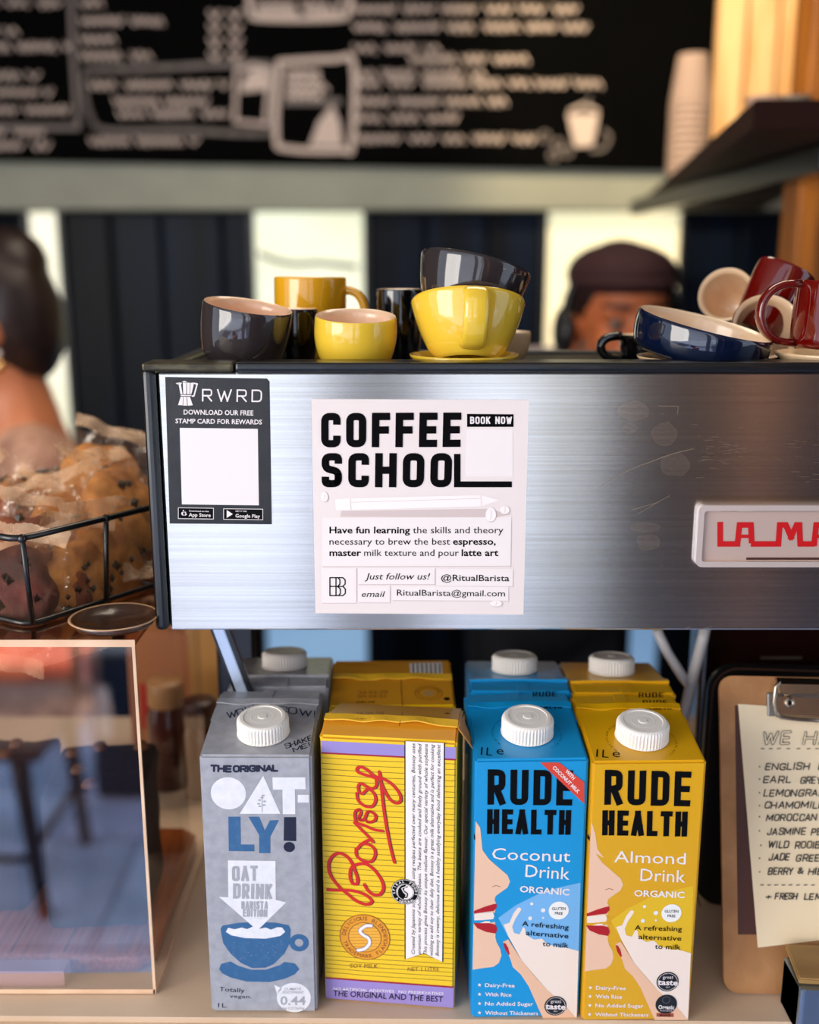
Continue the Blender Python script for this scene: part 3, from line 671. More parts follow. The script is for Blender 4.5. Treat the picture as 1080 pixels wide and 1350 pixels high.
# ================================================================ CARTONS
def carton_body(w_, D, prof, m, root, mi_front=None, mats=None, bev=.0014):
    bm = prism_bm(prof, -w_ / 2, w_ / 2, 0, 'x'); bmesh.ops.subdivide_edges(bm, edges=[e for e in bm.edges if abs(e.verts[0].co.x - e.verts[1].co.x) > .01], cuts=1)
    bmesh.ops.bevel(bm, geom=[e for e in bm.edges if len(e.link_faces) == 2 and e.calc_face_angle(0) > .1], offset=bev, segments=2, affect='EDGES')
    return bmobj('carton_body', bm, m, root)
def cap(root, loc, tilt, r=.0152, h=.0115, m=white, label=None, off=0):
    pr = [(r * 1.03, 0), (r * 1.06, .0006), (r * 1.02, .0014), (r, .0016), (r, h - .0022), (r * .96, h - .0006), (r * .9, h), (r * .78, h + .0001), (r * .76, h - .0004), (r * .2, h - .0003), (r * .16, h + .0002), (0, h + .0002)]
    v, f_ = lathe(pr, 96, rib=(.0012, h - .002, .0006, r * .98)); o = mesh('screw_cap', v, f_, m, root, False)
    o.location = loc; o.rotation_euler = (tilt, 0, 0)
    rg = [(r * .42, 0), (r * .46, .0003), (r * .5, 0)]; v, f_ = lathe(rg, 40); e = mesh('moulded_ring', v, f_, m, o, True); e.location = (0, 0, h - .00045)
    return o
def fin(root, w_, y, z, m, sag=.0012, fwd=-1, ln_=.005):
    V, Fc = [], []; n = 20
    for i in range(n + 1):
        x = -w_ / 2 + w_ * i / n; s = sag * (noise.noise(Vector((x * 60, y * 9, z * 7))) * 1.2); u = (2 * i / n - 1)
        for dy, dz in ((0, .0002), (0, .0022 + s * .3), (fwd * ln_, .0012 + s), (fwd * ln_, .0004 + s)): V.append((x, y + dy, z + dz - .0006 * u * u))
    for i in range(n):
        for k_ in range(4): a = i * 4 + k_; b_ = i * 4 + (k_ + 1) % 4; Fc.append((a, b_, b_ + 4, a + 4))
    Fc += [(3, 2, 1, 0), tuple(n * 4 + j for j in range(4))]
    return mesh('top_seam', V, Fc, m, root)
def side_flap(root, w_, yr, zr, m, side, drop=.034, half=.02, out=.0006):
    x = side * (w_ / 2 + .0001); V = [(x, yr - half, zr - .004), (x, yr + half * .8, zr - .002), (x, yr, zr - drop)]
    V += [(v[0] + side * out, v[1], v[2]) for v in V]
    fc = [(0, 1, 2), (3, 5, 4), (0, 3, 4, 1), (1, 4, 5, 2), (2, 5, 3, 0)]
    return mesh('side_flap', V, fc, m, root)
W_ED, D_ED, HF, YR, ZR = .0662, .078, .174, .061, .1825
SL = math.atan2(ZR - HF, YR)
PROF = [(0, 0), (D_ED, 0), (D_ED, ZR), (YR, ZR), (0, HF)]
def edge_carton(name, label, px_c, py_b, m, flipped=False, yaw=0, y=None, x=None, capm=white, cap_px=None, w_=W_ED, group=None):
    if y is None: p = at_z(px_c, py_b, 0); x, y = p.x, p.y
    M = Matrix.Translation((x, y + (D_ED if flipped else 0), .0003)) @ Matrix.Rotation((math.pi if flipped else 0) + yaw, 4, 'Z')
    root = thing(name, label, 'carton', matrix=M, group=group)
    carton_body(w_, D_ED, PROF, m, root)
    fin(root, w_ - .001, YR, ZR, m); side_flap(root, w_, YR, ZR, m, -1); side_flap(root, w_, YR, ZR, m, 1)
    box('back_seam', (-.006, YR + .002, ZR), (.0015, D_ED + .0005, ZR + .0005), m, root)
    fs = Face(root, M, (0, 0, HF), (1, 0, 0), (0, YR, ZR - HF))
    if cap_px:
        q = fs.L(*cap_px)
    else: q = Vector((0, .030))
    loc = fs.o + fs.ux * q.x + fs.uy * q.y + fs.n * .0002
    cap(root, loc, SL, m=capm)
    ff = Face(root, M, (0, 0, 0), (1, 0, 0), (0, 0, 1))
    if flipped: fr_ = Face(root, M, (0, D_ED, ZR), (-1, 0, 0), (0, -1, 0))
    else: fr_ = Face(root, M, (0, YR, ZR), (1, 0, 0), (0, 1, 0))
    return root, ff, fs, fr_

# --- oat drink
oatm = mat('oat_grey', '#a9a8ae', .42, noise_col='#8d8d92', nscale=160, nmix=.55, bump=.12, bscale=30, coat=.15)
root, ff, fs, fr_ = edge_carton('milk_carton', 'grey oat drink carton with big white and blue lettering, leftmost of the front row', 348.5, 1335, oatm, yaw=R(-.3), cap_px=(347.5, 966), group='front row of cartons')
k = crop(260, 980, .2742)
ow = mat('oat_white', '#e9e6e8', .5, noise_col='#d6d3d8', nscale=200, nmix=.5); ob = mat('oat_blue', '#2f5f8c', .5, noise_col='#456f96', nscale=220, nmix=.5, lo=.5, hi=.7); on = mat('oat_navy', '#0c1230', .5)
og = mat('oat_letter_grey', '#a5a4aa', .5)
ff.glyphs('lettering', 'THE', k(62, 138)[0], k(155, 140)[0], 10, 3.0, on, 1, r=.4, cap='round', jit=.02); ff.glyphs('lettering', 'ORIGINAL', k(172, 140)[0], k(380, 136)[0], 9.6, 2.8, on, 1, r=.5, cap='round', jit=.02)
ff.disc('lettering', *k(150, 240)[0], 23.2, ow, 1)
ff.poly('lettering', k(318, 155, 400, 338, 205, 338), ow, 1)
ff.poly('lettering', k(362, 163, 520, 163, 522, 220, 470, 220, 472, 340, 412, 340, 410, 222, 364, 222), ow, 1); ff.poly('lettering', k(484, 247, 537, 247, 537, 284, 484, 284), ow, 1)
for q in ((312, 260), (300, 272), (325, 278), (296, 290), (322, 296), (302, 302), (318, 250)): ff.disc('emblem', *k(*q)[0], 2.2, og, 2, 10, 1.1)
ff.stroke('emblem', k(312, 250, 312, 330), .7, og, 2)
ff.poly('lettering', k(150, 352, 208, 352, 210, 486, 275, 486, 275, 519, 152, 517), ob, 1)
ff.poly('lettering', k(246, 352, 298, 352, 325, 418, 350, 370, 394, 368, 352, 448, 352, 528, 298, 527, 298, 440), ob, 1)
ff.poly('lettering', k(418, 354, 476, 354, 477, 470, 416, 468), on, 1); ff.disc('lettering', *k(443, 498)[0], 7.5, on, 1)
ff.poly('arrow_print', k(148, 562, 377, 565, 378, 752, 428, 764, 290, 898, 104, 737, 150, 740), ow, 1)
ff.glyphs('lettering', 'OAT', k(168, 662)[0], k(292, 660)[0], 20, 4, og, 2, r=.6, gap=.3); ff.glyphs('lettering', 'DRINK', k(172, 745)[0], k(360, 748)[0], 20, 4, og, 2, r=.6, gap=.3)
ff.glyphs('lettering', 'BARISTA', k(212, 795)[0], k(340, 795)[0], 10, 2, og, 2, r=.6, gap=.3); ff.glyphs('lettering', 'EDITION', k(220, 832)[0], k(336, 834)[0], 10, 2, og, 2, r=.6, gap=.3)
ff.poly('cup_picture', k(112, 892, 122, 876, 200, 862, 290, 858, 380, 862, 440, 874, 450, 895, 446, 960, 420, 1010, 370, 1060, 330, 1078, 265, 1080, 210, 1055, 160, 1010, 125, 960), ob, 1)
ff.poly('cup_picture', k(138, 905, 150, 885, 180, 893, 215, 884, 240, 892, 268, 880, 300, 890, 330, 884, 355, 895, 385, 883, 408, 884, 424, 905, 400, 925, 330, 938, 230, 935, 165, 922), ow, 2)
ff.poly('arrow_print', k(225, 840, 350, 840, 290, 898), ow, 3)
ff.ring('cup_picture', *k(490, 958)[0], 9.3, 7.2, ob, 1)
ff.poly('cup_picture', k(106, 1085, 115, 1060, 160, 1048, 200, 1070, 260, 1088, 330, 1088, 400, 1065, 420, 1050, 470, 1058, 492, 1085, 470, 1110, 420, 1132, 350, 1147, 240, 1145, 160, 1125, 120, 1105), ob, 1)
for _ in range(60): ff.disc('cup_picture', *k(random.uniform(170, 420), random.uniform(950, 1040))[0], random.uniform(.2, .5), og, 2, 6)
ff.text('lettering', 'Totally', k(106, 1190)[0], k(228, 1198)[0], 5.5, on, 1, .004); ff.text('lettering', 'vegan.', k(156, 1222)[0], k(262, 1226)[0], 4.4, on, 1, .004); ff.text('lettering', '1L', k(100, 1268)[0], k(140, 1270)[0], 5.5, on, 1, .004)
ff.disc('speech_bubble', *k(465, 1222)[0], 22.5, ow, 1, 30, 19.5); ff.poly('speech_bubble', k(370, 1160, 410, 1178, 384, 1205), ow, 1)
for st, a, b_, y, h in (('CLIMATE', 420, 500, 1186, 3.4), ('FOOTPRINT', 412, 515, 1202, 3.2), ('0.44', 400, 522, 1256, 11), ('kg CO2e/kg', 412, 516, 1278, 3.2)): ff.text('lettering', st, k(a, y)[0], k(b_, y)[0], h, og, 2, .02 if st == '0.44' else .01)
ff.build()
k3 = crop(250, 830, .3426)
fs.glyphs('top_lettering', 'WOW', k3(145, 345)[0], k3(250, 316)[0], 9, 1.7, on, 1, r=.5, cap='round', jit=.03); fs.glyphs('top_lettering', 'NO', k3(262, 310)[0], k3(318, 308)[0], 7, 1.5, on, 1, cap='round'); fs.glyphs('top_lettering', 'COW!', k3(340, 318)[0], k3(478, 338)[0], 9, 1.7, on, 1, r=.5, cap='round', jit=.03)
fs.glyphs('top_lettering', 'SHAKE', k3(370, 460)[0], k3(470, 428)[0], 7, 1.4, on, 1, cap='round', jit=.04); fs.glyphs('top_lettering', 'ME!', k3(400, 474)[0], k3(462, 452)[0], 6, 1.4, on, 1, cap='round', jit=.04)
for i in range(44):
    a = i / 44 * 6.283; fs.disc('top_lettering', *(Vector(k3(287, 388)[0]) + Vector((math.cos(a) * 34.2, math.sin(a) * 27 - 4))), .45, on, 1, 6)
fs.build()
X_OAT = root.matrix_world.translation.x; 
capb = mat('cap_shaded_plastic', '#d9c8b6', .4)
r2, f2, s2, b2_ = edge_carton('milk_carton', 'grey oat drink carton turned backwards behind the leftmost front carton', 0, 0, oatm, True, R(1.5), y=.0915, x=X_OAT + .0015, group='back row of cartons')

# --- rude health pair
def rude(label, px_c, py_b, name, base, light_c, k, top_k, alm, yaw, cap_px, label_back, backdx):
    m = mat(name + '_blue' if not alm else name + '_gold', base, .38, bump=.05, bscale=25, coat=.25)
    root, ff, fs, fr_ = edge_carton('milk_carton', label, px_c, py_b, m, yaw=yaw, cap_px=cap_px, w_=.0668, group='front row of cartons')
    lm = mat(name + '_light' + str(alm), light_c, .4); sk = mat('print_skin', '#f0c2a2', .45); sk2 = mat('print_skin_hand', '#eebd9a', .45); rd = mat('print_lips', '#b3121c', .4); ml = mat('print_milk', '#f6e0cf', .45)
    def T(*p):
        o = []
        for a, b_ in zip(p[0::2], p[1::2]):
            if alm: a, b_ = a - b_ * .012 - 2, b_ * .985 + 28
            o.append(k(a, b_)[0])
        return o
    if alm: face_top = crop(610, 980, .2963)(572, 345, 590, 400, 600, 470, 630, 510)
    else: face_top = crop(610, 980, .2963)(58, 345, 78, 375, 84, 430)
    lx = 88 if not alm else 82
    ff.poly('face_picture', T(lx, 2, lx - 3, 520) [:0] + [face_top[0]] + face_top[1:] + T(150, 60, 200, 130, 280, 200, 340, 250, 360, 300, 340, 345, 290, 380, 250, 410, 242, 440, 256, 468, 240, 560, 250, 640, 250, 692, 248, 720, 258, 760, 285, 810, 295, 860, 275, 915, 235, 945, 150, 955, 76, 967), sk, 1)
    ff.poly('face_picture', T(86, 521, 170, 488, 230, 470, 256, 465, 260, 492, 235, 522, 180, 527, 86, 541), rd, 2)
    ff.poly('face_picture', T(86, 541, 232, 527, 262, 560, 262, 600, 200, 612, 82, 614), m, 2)
    ff.poly('face_picture', T(88, 541, 230, 528, 240, 560, 232, 582, 150, 590, 88, 592), ml, 3); ff.poly('face_picture', T(130, 612, 170, 598, 205, 598, 214, 612), ml, 3)
    ff.poly('face_picture', T(82, 612, 200, 612, 250, 625, 262, 660, 250, 692, 180, 680, 110, 650), rd, 3)
    ff.stroke('face_picture', T(225, 338, 255, 328, 285, 338), .7, mat('print_brown', '#7c4a38', .5), 2)
    ff.poly('face_picture', [(p[0], p[1]) for p in crop(610, 980, .2963)(*((50, 398, 56, 412, 57, 430, 50, 424) if not alm else (556, 400, 566, 418, 566, 434, 554, 420)))], black, 2)
    ff.poly('glass_picture', T(270, 575, 400, 480, 560, 400, 700, 350, 893, 308, 880, 822, 690, 800, 560, 740, 350, 725), lm, 1)
    ff.poly('glass_picture', T(310, 625, 355, 610, 385, 540, 415, 500, 432, 494, 447, 508, 400, 580, 376, 640, 390, 688, 430, 698, 448, 665, 458, 642, 474, 655, 480, 700, 540, 738, 600, 730, 640, 770, 740, 800, 780, 798, 879, 825, 864, 1338, 760, 1220, 640, 1120, 450, 900, 350, 720), ml, 2)
    ff.poly('hand_picture', T(305, 755, 345, 735, 450, 900, 560, 1030, 640, 1120, 760, 1220, 864, 1338, 612, 1338, 580, 1270, 500, 1090, 440, 1000, 380, 945, 360, 880), sk2, 3)
    ff.poly('hand_picture', T(308, 762, 325, 765, 345, 800, 357, 850, 345, 850, 320, 810), rd, 4)
    for q in ((524, 466, 2.3), (610, 515, 3.1), (512, 576, 2.8), (610, 572, 1.5)): ff.disc('glass_picture', *T(q[0], q[1])[0], q[2], mat('droplet', '#e9e6e2', .4), 3, 14)
    ff.disc('round_seal', *T(728, 517)[0], 13.2, mat('seal_white', '#f4efe8', .4), 3)
    ff.text('lettering', 'GLUTEN', *(T(676, 512) + T(780, 512)), 3.5, black, 4, .01); ff.text('lettering', 'FREE', *(T(698, 546) + T(758, 548)), 3.3, black, 4, .01)
    K = crop(610, 980, .2963)
    if not alm:
        ff.glyphs('lettering', 'RUDE', K(110, 272)[0], K(487, 276)[0], 46.5, 8.8, black, 2, r=.62, gap=.42); ff.glyphs('lettering', 'HEALTH', K(108, 402)[0], K(480, 406)[0], 32.5, 7.2, black, 2, r=.5, gap=.4)
        ff.text('lettering', 'Coconut', k(222, 130)[0], k(815, 150)[0], 15, wp, 2, .002); ff.text('lettering', 'Drink', k(474, 262)[0], k(808, 284)[0], 16, wp, 2, .002); ff.text('lettering', 'ORGANIC', k(432, 376)[0], k(808, 402)[0], 8, wp, 3, .025)
        ff.poly('corner_banner', K(345, 84, 430, 84, 541, 172, 541, 268), mat('banner_red', '#d8432f', .4), 3)
        ff.text('lettering', 'WITH', K(455, 124)[0], K(490, 162)[0], 4.6, wp, 4, .03); ff.text('lettering', 'COCONUT MILK', K(398, 108)[0], K(512, 222)[0], 4.6, wp, 4, .03)
        info = ((448, 632, 802, 662, 'A refreshing'), (478, 702, 800, 728, 'alternative'), (604, 784, 800, 800, 'to milk'))
    else:
        ff.glyphs('lettering', 'RUDE', K(630, 272)[0], K(1012, 280)[0], 46, 8.8, black, 2, r=.62, gap=.42); ff.glyphs('lettering', 'HEALTH', K(620, 408)[0], K(998, 414)[0], 33, 7.4, black, 2, r=.5, gap=.4)
        ff.text('lettering', 'Almond', k(284, 152)[0], k(828, 168)[0], 15, wp, 2, .002); ff.text('lettering', 'Drink', k(484, 292)[0], k(824, 306)[0], 16, wp, 2, .002); ff.text('lettering', 'ORGANIC', k(436, 408)[0], k(818, 422)[0], 8, wp, 3, .025)
        info = ((440, 664, 798, 674, 'A refreshing'), (468, 732, 794, 746, 'alternative'), (594, 806, 788, 812, 'to milk'))
    for a, b_, c_, d_, st in info: ff.text('lettering', st, k(a, b_)[0], k(c_, d_)[0], 6.3, black, 4, .006)
    rows = ((1096, 'Dairy-Free', 395), (1166, 'With Rice', 370), (1236, 'No Added Sugar', 535), (1306, 'Without Thickeners', 572)) if not alm else ((1116, 'Dairy-Free', 374), (1182, 'With Rice', 346), (1250, 'No Added Sugar', 508), (1318, 'Without Thickeners', 546))
    for y, st, x1 in rows:
        x0 = 170 if not alm else 148 - (y - 1116) * .03
        ff.text('lettering', st, k(x0, y)[0], k(x1, y + 4)[0], 4.8, wp, 2, .016)
        cx_, cy_ = k(x0 - 42, y - 14)[0]; pts = []
        for i in range(10): rr = 2.7 if i % 2 == 0 else 1.15; pts.append((cx_ + rr * math.sin(i * math.pi / 5), cy_ - rr * math.cos(i * math.pi / 5)))
        ff.poly('star', pts, wp, 2)
    sx, sy = (703, 1238) if not alm else (690, 1055)
    c_ = k(sx, sy)[0]; ff.disc('award_seal', *c_, 14.6, mat('seal_black', '#17181c', .4), 4); ff.ring('award_seal', *c_, 12.6, .5, wp, 5)
    ff.text('lettering', 'great', (c_[0] - 6.5, c_[1] - 4), (c_[0] + 7.5, c_[1] - 4), 4.2, wp, 5, 0); ff.poly('award_seal', [(c_[0] - 14, c_[1] - 3.5), (c_[0] + 14, c_[1] - 2.5), (c_[0] + 14, c_[1] + 5), (c_[0] - 14, c_[1] + 4)], mat('seal_black', '#17181c', .4), 4)
    ff.text('lettering', 'taste', (c_[0] - 13.2, c_[1] + 3.6), (c_[0] + 13.4, c_[1] + 4.6), 7, wp, 6, .03); ff.text('lettering', '2019', (c_[0] - 2.6, c_[1] + 8), (c_[0] + 2.6, c_[1] + 8), 1.8, wp, 5)
    if alm:
        c_ = k(680, 1226)[0]; ff.disc('award_seal', *c_, 14.2, mat('seal_black', '#17181c', .4), 4, 28, 12.8); ff.text('lettering', 'Organic', (c_[0] - 10.5, c_[1] + 6), (c_[0] + 10.5, c_[1] + 6.4), 5, wp, 5, .03); ff.text('lettering', 'food awards', (c_[0] - 8, c_[1] + 9), (c_[0] + 8, c_[1] + 9.2), 1.6, wp, 5)
        ff.ring('award_seal', c_[0], c_[1] - 6, 5, .5, mat('seal_grey', '#77777a', .5), 5, 20)
        ff.poly('award_seal', k(606, 1292, 736, 1294, 736, 1322, 606, 1320), mat('seal_brown', '#a04a32', .5), 4); ff.text('lettering', 'BRONZE', k(630, 1316)[0], k(712, 1316)[0], 2.4, black, 5, .02)
    ff.build()
    K4 = crop(590, 830, .3426)
    if not alm:
        fs.text('top_lettering', '1L', K4(128, 482)[0], K4(172, 486)[0], 10, black, 1, 0); fs.text('top_lettering', 'e', K4(188, 480)[0], K4(216, 482)[0], 10.5, black, 1, 0); c0 = K4(304, 400)[0]; w1, w2 = 46, 46
        fr_.glyphs('top_lettering', 'HEALTH', K4(338, 306)[0], K4(440, 306)[0], 7, 1.7, black, 1, r=.5, gap=.4)
    else:
        fs.text('top_lettering', '1L', K4(572, 490)[0], K4(620, 494)[0], 10, black, 1, 0); fs.text('top_lettering', 'e', K4(634, 490)[0], K4(664, 492)[0], 10.5, black, 1, 0); c0 = K4(746, 425)[0]
        fr_.glyphs('top_lettering', 'RUDE', K4(752, 290)[0], K4(848, 290)[0], 6, 1.8, black, 1, r=.5, gap=.4); fr_.glyphs('top_lettering', 'HEALTH', K4(758, 309)[0], K4(862, 309)[0], 5, 1.5, black, 1, r=.5, gap=.4)
    fs.arc_text('top_lettering', 'we put only good things', *c0, 44, 3, 212, 128, black, 1, 0); fs.arc_text('top_lettering', 'please shake well', *c0, 44, 3, 35, -50, black, 1, 0)
    fs.build(); fr_.build()
    x = root.matrix_world.translation.x
    r2, f2, s2, b2_ = edge_carton('milk_carton', label_back, 0, 0, m, True, R(-.8), y=root.matrix_world.translation.y + D_ED + .0035, x=x + backdx, w_=.0668, group='back row of cartons')
    if not alm: b2_.glyphs('top_lettering', 'RUDE', K4(328, 258)[0], K4(420, 258)[0], 6.5, 1.9, black, 1, r=.5, gap=.4)
    else: b2_.glyphs('top_lettering', 'RUDE', K4(736, 262)[0], K4(832, 262)[0], 6.5, 1.9, black, 1, r=.5, gap=.4)
    b2_.build()
rude('blue coconut drink carton with a drinking face and red corner banner, in the front row', 692, 1342, 'coconut', '#0a93cf', '#78b4e4', crop(610, 1110, .174), None, False, R(1.6), (695, 966), 'blue coconut drink carton turned backwards behind the blue front carton', .0025)
rude('golden almond drink carton with a drinking face, rightmost of the front row', 838, 1346, 'almond', '#e0a504', '#e6b81c', crop(760, 1110, .174), None, True, R(1.2), (846, 972), 'golden almond drink carton turned backwards behind the golden front carton', .002)

# --- soy milk
yel = mat('soy_yellow', '#f2c60b', .35, bump=.06, bscale=22, coat=.3)
def soy(label, M, w_, prof, fin_y, fin_z, strips, group):
    root = thing('milk_carton', label, 'carton', matrix=M, group=group)
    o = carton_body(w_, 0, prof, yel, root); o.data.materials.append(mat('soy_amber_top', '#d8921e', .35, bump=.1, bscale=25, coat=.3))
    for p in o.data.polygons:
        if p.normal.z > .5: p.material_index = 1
    fin(root, w_ - .001, fin_y, fin_z, mat('soy_seam', '#e9b32a', .4), .0022, -1, .006)
    return root
pl_, pr_ = at_z(429, 1318, 0), at_z(599, 1331, 0)
yaw = math.atan2(pr_.y - pl_.y, pr_.x - pl_.x); W_S = (pr_ - pl_).length; cen = (pl_ + pr_) / 2
M = Matrix.Translation((cen.x, cen.y, .0003)) @ Matrix.Rotation(yaw, 4, 'Z')
HS = .181
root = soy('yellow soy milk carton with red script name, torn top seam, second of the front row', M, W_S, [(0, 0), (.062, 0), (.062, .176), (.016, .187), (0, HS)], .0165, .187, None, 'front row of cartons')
side_flap(root, W_S, .02, .184, yel, -1, .03, .018)
# the loose ear at the right sticking out
e_a, e_b, e_c = Vector((W_S / 2, .004, .188)), Vector((W_S / 2, .030, .186)), Vector((W_S / 2 + .011, .012, .168))
nrm = Vector((.0006, -.0003, .0006)); V = [e_a, e_b, e_c] + [p + nrm for p in (e_a, e_b, e_c)]
mesh('loose_flap', V, [(0, 1, 2), (3, 5, 4), (0, 3, 4, 1), (1, 4, 5, 2), (2, 5, 3, 0)], mat('soy_flap', '#c98a3a', .4, noise_col='#8d5a2a', nscale=50), root)
f = Face(root, M, (0, 0, 0), (1, 0, 0), (0, 0, 1)); k = crop(425, 1000, .1852); k2 = crop(425, 1150, .1852); k6 = crop(420, 940, .304)
lav = mat('soy_lavender', '#9a88c8', .4); crim = mat('soy_crimson', '#9c1430', .4); lnm = mat('soy_line', '#8a6a12', .5); sred = mat('soy_red', '#cf1c12', .4); lite = mat('soy_ribbon', '#f3e9e4', .45); wine = mat('soy_shadow', '#4c2a10', .5)
h = W_S / 2 - .0006
def lrect(name, x0, z0, x1, z1, m, l=1): f.poly(name, [(x0, z0), (x1, z0), (x1, z1), (x0, z1)], m, l, True)
lt, lb2 = f.L(515, 981).y, f.L(515, 996).y
lrect('band', -h, .001, h, .0152, lav); lrect('band', -h, .0152, h, .0164, crim); lrect('band', -h, lb2, h, lt, lav); lrect('band', -h, lb2 - .0011, h, lb2, crim)
z = .0200
while z < lb2 - .003:
    f.stroke_l('ruled_line', [(-h, z), (-h * .3, z - .0004), (h, z + .0003)], .00035, lnm, 1); z += .00365 if z > .03 else .003
# white ribbon
rx0, rx1 = f.L(535, 1150).x, f.L(584, 1150).x; rz0 = f.L(535, 1264).y; notch = f.L(558, 1256).y
f.poly('ribbon', [(rx0 - .0007, rz0 - .0004), ((rx0 + rx1) / 2, notch - .0004), (rx1 + .0007, rz0 - .0004), (rx1 + .0007, .1805), (rx0 - .0007, .1805)], black, 2, True)
f.poly('ribbon', [(rx0, rz0), ((rx0 + rx1) / 2, notch), (rx1, rz0), (rx1, .1805), (rx0, .1805)], lite, 3, True)
lines = ['Created by Japanese soy masters using recipes perfected over many centuries, Bonsoy uses', 'premium variety of whole soybeans. The beans are cooked and finely ground with purified', 'This process gives Bonsoy its unique mellow flavour. Our special variety of whole soybeans', 'wishing to add soy to their daily diet. Bonsoy is a great milk alternative and is perfect for cooking', 'Bonsoy is creamy, delicious and is a healthy satisfying everyday food delivering an excellent']
for i, st in enumerate(lines):
    xx = rx0 + (rx1 - rx0) * (.25 + .165 * i); v, fc = text_geo(st, .004, .25); Hc = max(y for x, y in text_geo('H')[0]); z0_ = rz0 + .004; L_ = .1795 - z0_
    x_0, x_1 = min(x for x, y in v), max(x for x, y in v); hh = .0021
    f.add('ribbon_lettering', [(xx - y / Hc * hh, z0_ + (x - x_0) / (x_1 - x_0) * L_) for x, y in v], fc, black, 4)
# script name traced as strokes
S1 = catmull(k(38, 932, 90, 935, 150, 935, 220, 940, 300, 965, 350, 1005, 340, 1030, 300, 1035, 240, 1010, 190, 970, 120, 910, 60, 830, 45, 750, 75, 690, 125, 672, 180, 700, 215, 750, 230, 790, 250, 850, 245, 890, 215, 885, 198, 840, 205, 780, 245, 752, 310, 750, 370, 790, 420, 860, 435, 920, 410, 965, 360, 965, 320, 930, 300, 895), 6)
S2 = catmull(k(240, 640, 245, 690, 290, 725, 345, 732, 375, 690, 370, 640, 330, 610, 280, 608, 250, 640), 6)
S2b = catmull(k(270, 612, 330, 578, 362, 590, 330, 555, 240, 465, 236, 455, 300, 475, 370, 505, 430, 514), 6)
S3 = catmull(k(245, 470, 232, 420, 234, 378, 262, 360, 275, 380, 260, 420, 275, 438, 300, 425, 320, 380, 350, 378, 380, 405, 370, 440, 330, 452, 312, 440), 6)
S4 = catmull(k(245, 245, 255, 295, 300, 335, 350, 340, 378, 300, 370, 250, 330, 215, 300, 235, 285, 250, 262, 235, 255, 195, 275, 175, 310, 195, 350, 212, 385, 190, 380, 130), 6)
S5 = catmull(k(400, 145, 350, 128, 290, 110, 252, 92, 248, 68, 275, 58, 320, 80, 375, 125, 430, 140, 500, 185, 550, 250, 555, 300, 520, 315, 475, 280, 440, 220, 415, 165), 6)
S6 = catmull(k(405, 92, 415, 150, 425, 250, 440, 380, 465, 530, 490, 650, 513, 738), 6)
for S, wd in ((S1, 4.2), (S2, 4), (S2b, 3.8), (S3, 3.8), (S4, 3.8), (S5, 4), (S6, 4)):
    f.stroke('brand_script', [(a + 2, b_ + 1) for a, b_ in S], wd * .55, wine, 2); f.stroke('brand_script', S, wd, sred, 3)
# round seals
c0 = k2(590, 135)[0]; f.disc('round_seal', *c0, 18.6, black, 5); f.ring('round_seal', *c0, 17.6, .6, lite, 6); f.ring('round_seal', *c0, 11.4, .6, lite, 6)
f.disc('round_seal', *c0, 10.6, lite, 6); cx_, cy_ = c0
f.poly('round_seal', [(cx_ + 9.6 * math.cos(R(a)), cy_ - 9.6 * math.sin(R(a))) for a in range(80, 261, 15)] + [(cx_ + 1, cy_ + 4), (cx_ - 3, cy_)], black, 7)
f.stroke('round_seal', catmull([(cx_ + 3, cy_ - 7), (cx_ - 3, cy_ - 5), (cx_ - 1, cy_ - 1), (cx_ + 3, cy_ + 2), (cx_ + 2, cy_ + 7), (cx_ - 3, cy_ + 6)], 5), 1.6, black, 8)
f.stroke('round_seal', catmull([(cx_ + 1, cy_ - 7), (cx_ - 4, cy_ - 5), (cx_ - 2, cy_ - 1)], 5), 1.2, lite, 9)
f.arc_text('lettering', 'SPIRAL FOODS', *c0, 13.2, 3.2, 190, -10, lite, 6, .02); f.arc_text('lettering', 'A NATURAL', *c0, 16.6, 3.2, 225, 315, lite, 6, .02, True)
c0 = k2(303, 460)[0]; og2 = mat('soy_orange', '#e79a1e', .45); brr = mat('soy_brown', '#8b4a16', .5)
f.disc('blend_seal', *c0, 33.5, og2, 2); f.ring('blend_seal', *c0, 33, .9, brr, 3); f.disc('blend_seal', *c0, 21.5, mat('soy_pale_orange', '#f0ad35', .45), 3); f.ring('blend_seal', *c0, 21.5, .8, brr, 4)
for i in range(9): yy = c0[1] - 16 + i * 4; wd = math.sqrt(max(0, 20.5 ** 2 - (yy - c0[1]) ** 2)); f.stroke('blend_seal', [(c0[0] - wd, yy), (c0[0] + wd, yy)], .35, brr, 4)
f.arc_text('lettering', 'DELICIOUS BLEND', *c0, 25, 5.4, 172, 22, brr, 4, .0); f.arc_text('lettering', 'TRADEMARK FLAVOUR', *c0, 30.2, 5.2, 200, 372, brr, 4, .0, True)
Sx = catmull(k2(350, 375, 310, 378, 270, 410, 290, 440, 330, 465, 335, 505, 300, 540, 255, 550), 6); f.stroke('blend_seal', Sx, 5.5, mat('soy_grey', '#8c8ba0', .5), 5); f.stroke('blend_seal', Sx, 3.8, lite, 6)
f.text('lettering', '·SOY MILK·', k2(188, 678)[0], k2(404, 682)[0], 5.4, brr, 2, 0); f.text('lettering', 'NET 1 LITRE', k2(608, 702)[0], k2(832, 700)[0], 5, brr, 2, -.004)
f.text('lettering', 'NO ARTIFICIAL ADDITIVES   NO PRESERVATIVES', k2(78, 836)[0], k2(862, 872)[0], 3.5, lite, 2, .004)
f.text('lettering', 'THE ORIGINAL AND THE BEST', k2(78, 878)[0], k2(858, 922)[0], 7.4, black, 2, .01)
f.build({'ribbon': 'white ribbon edged in black', 'brand_script': 'red script lettering'})
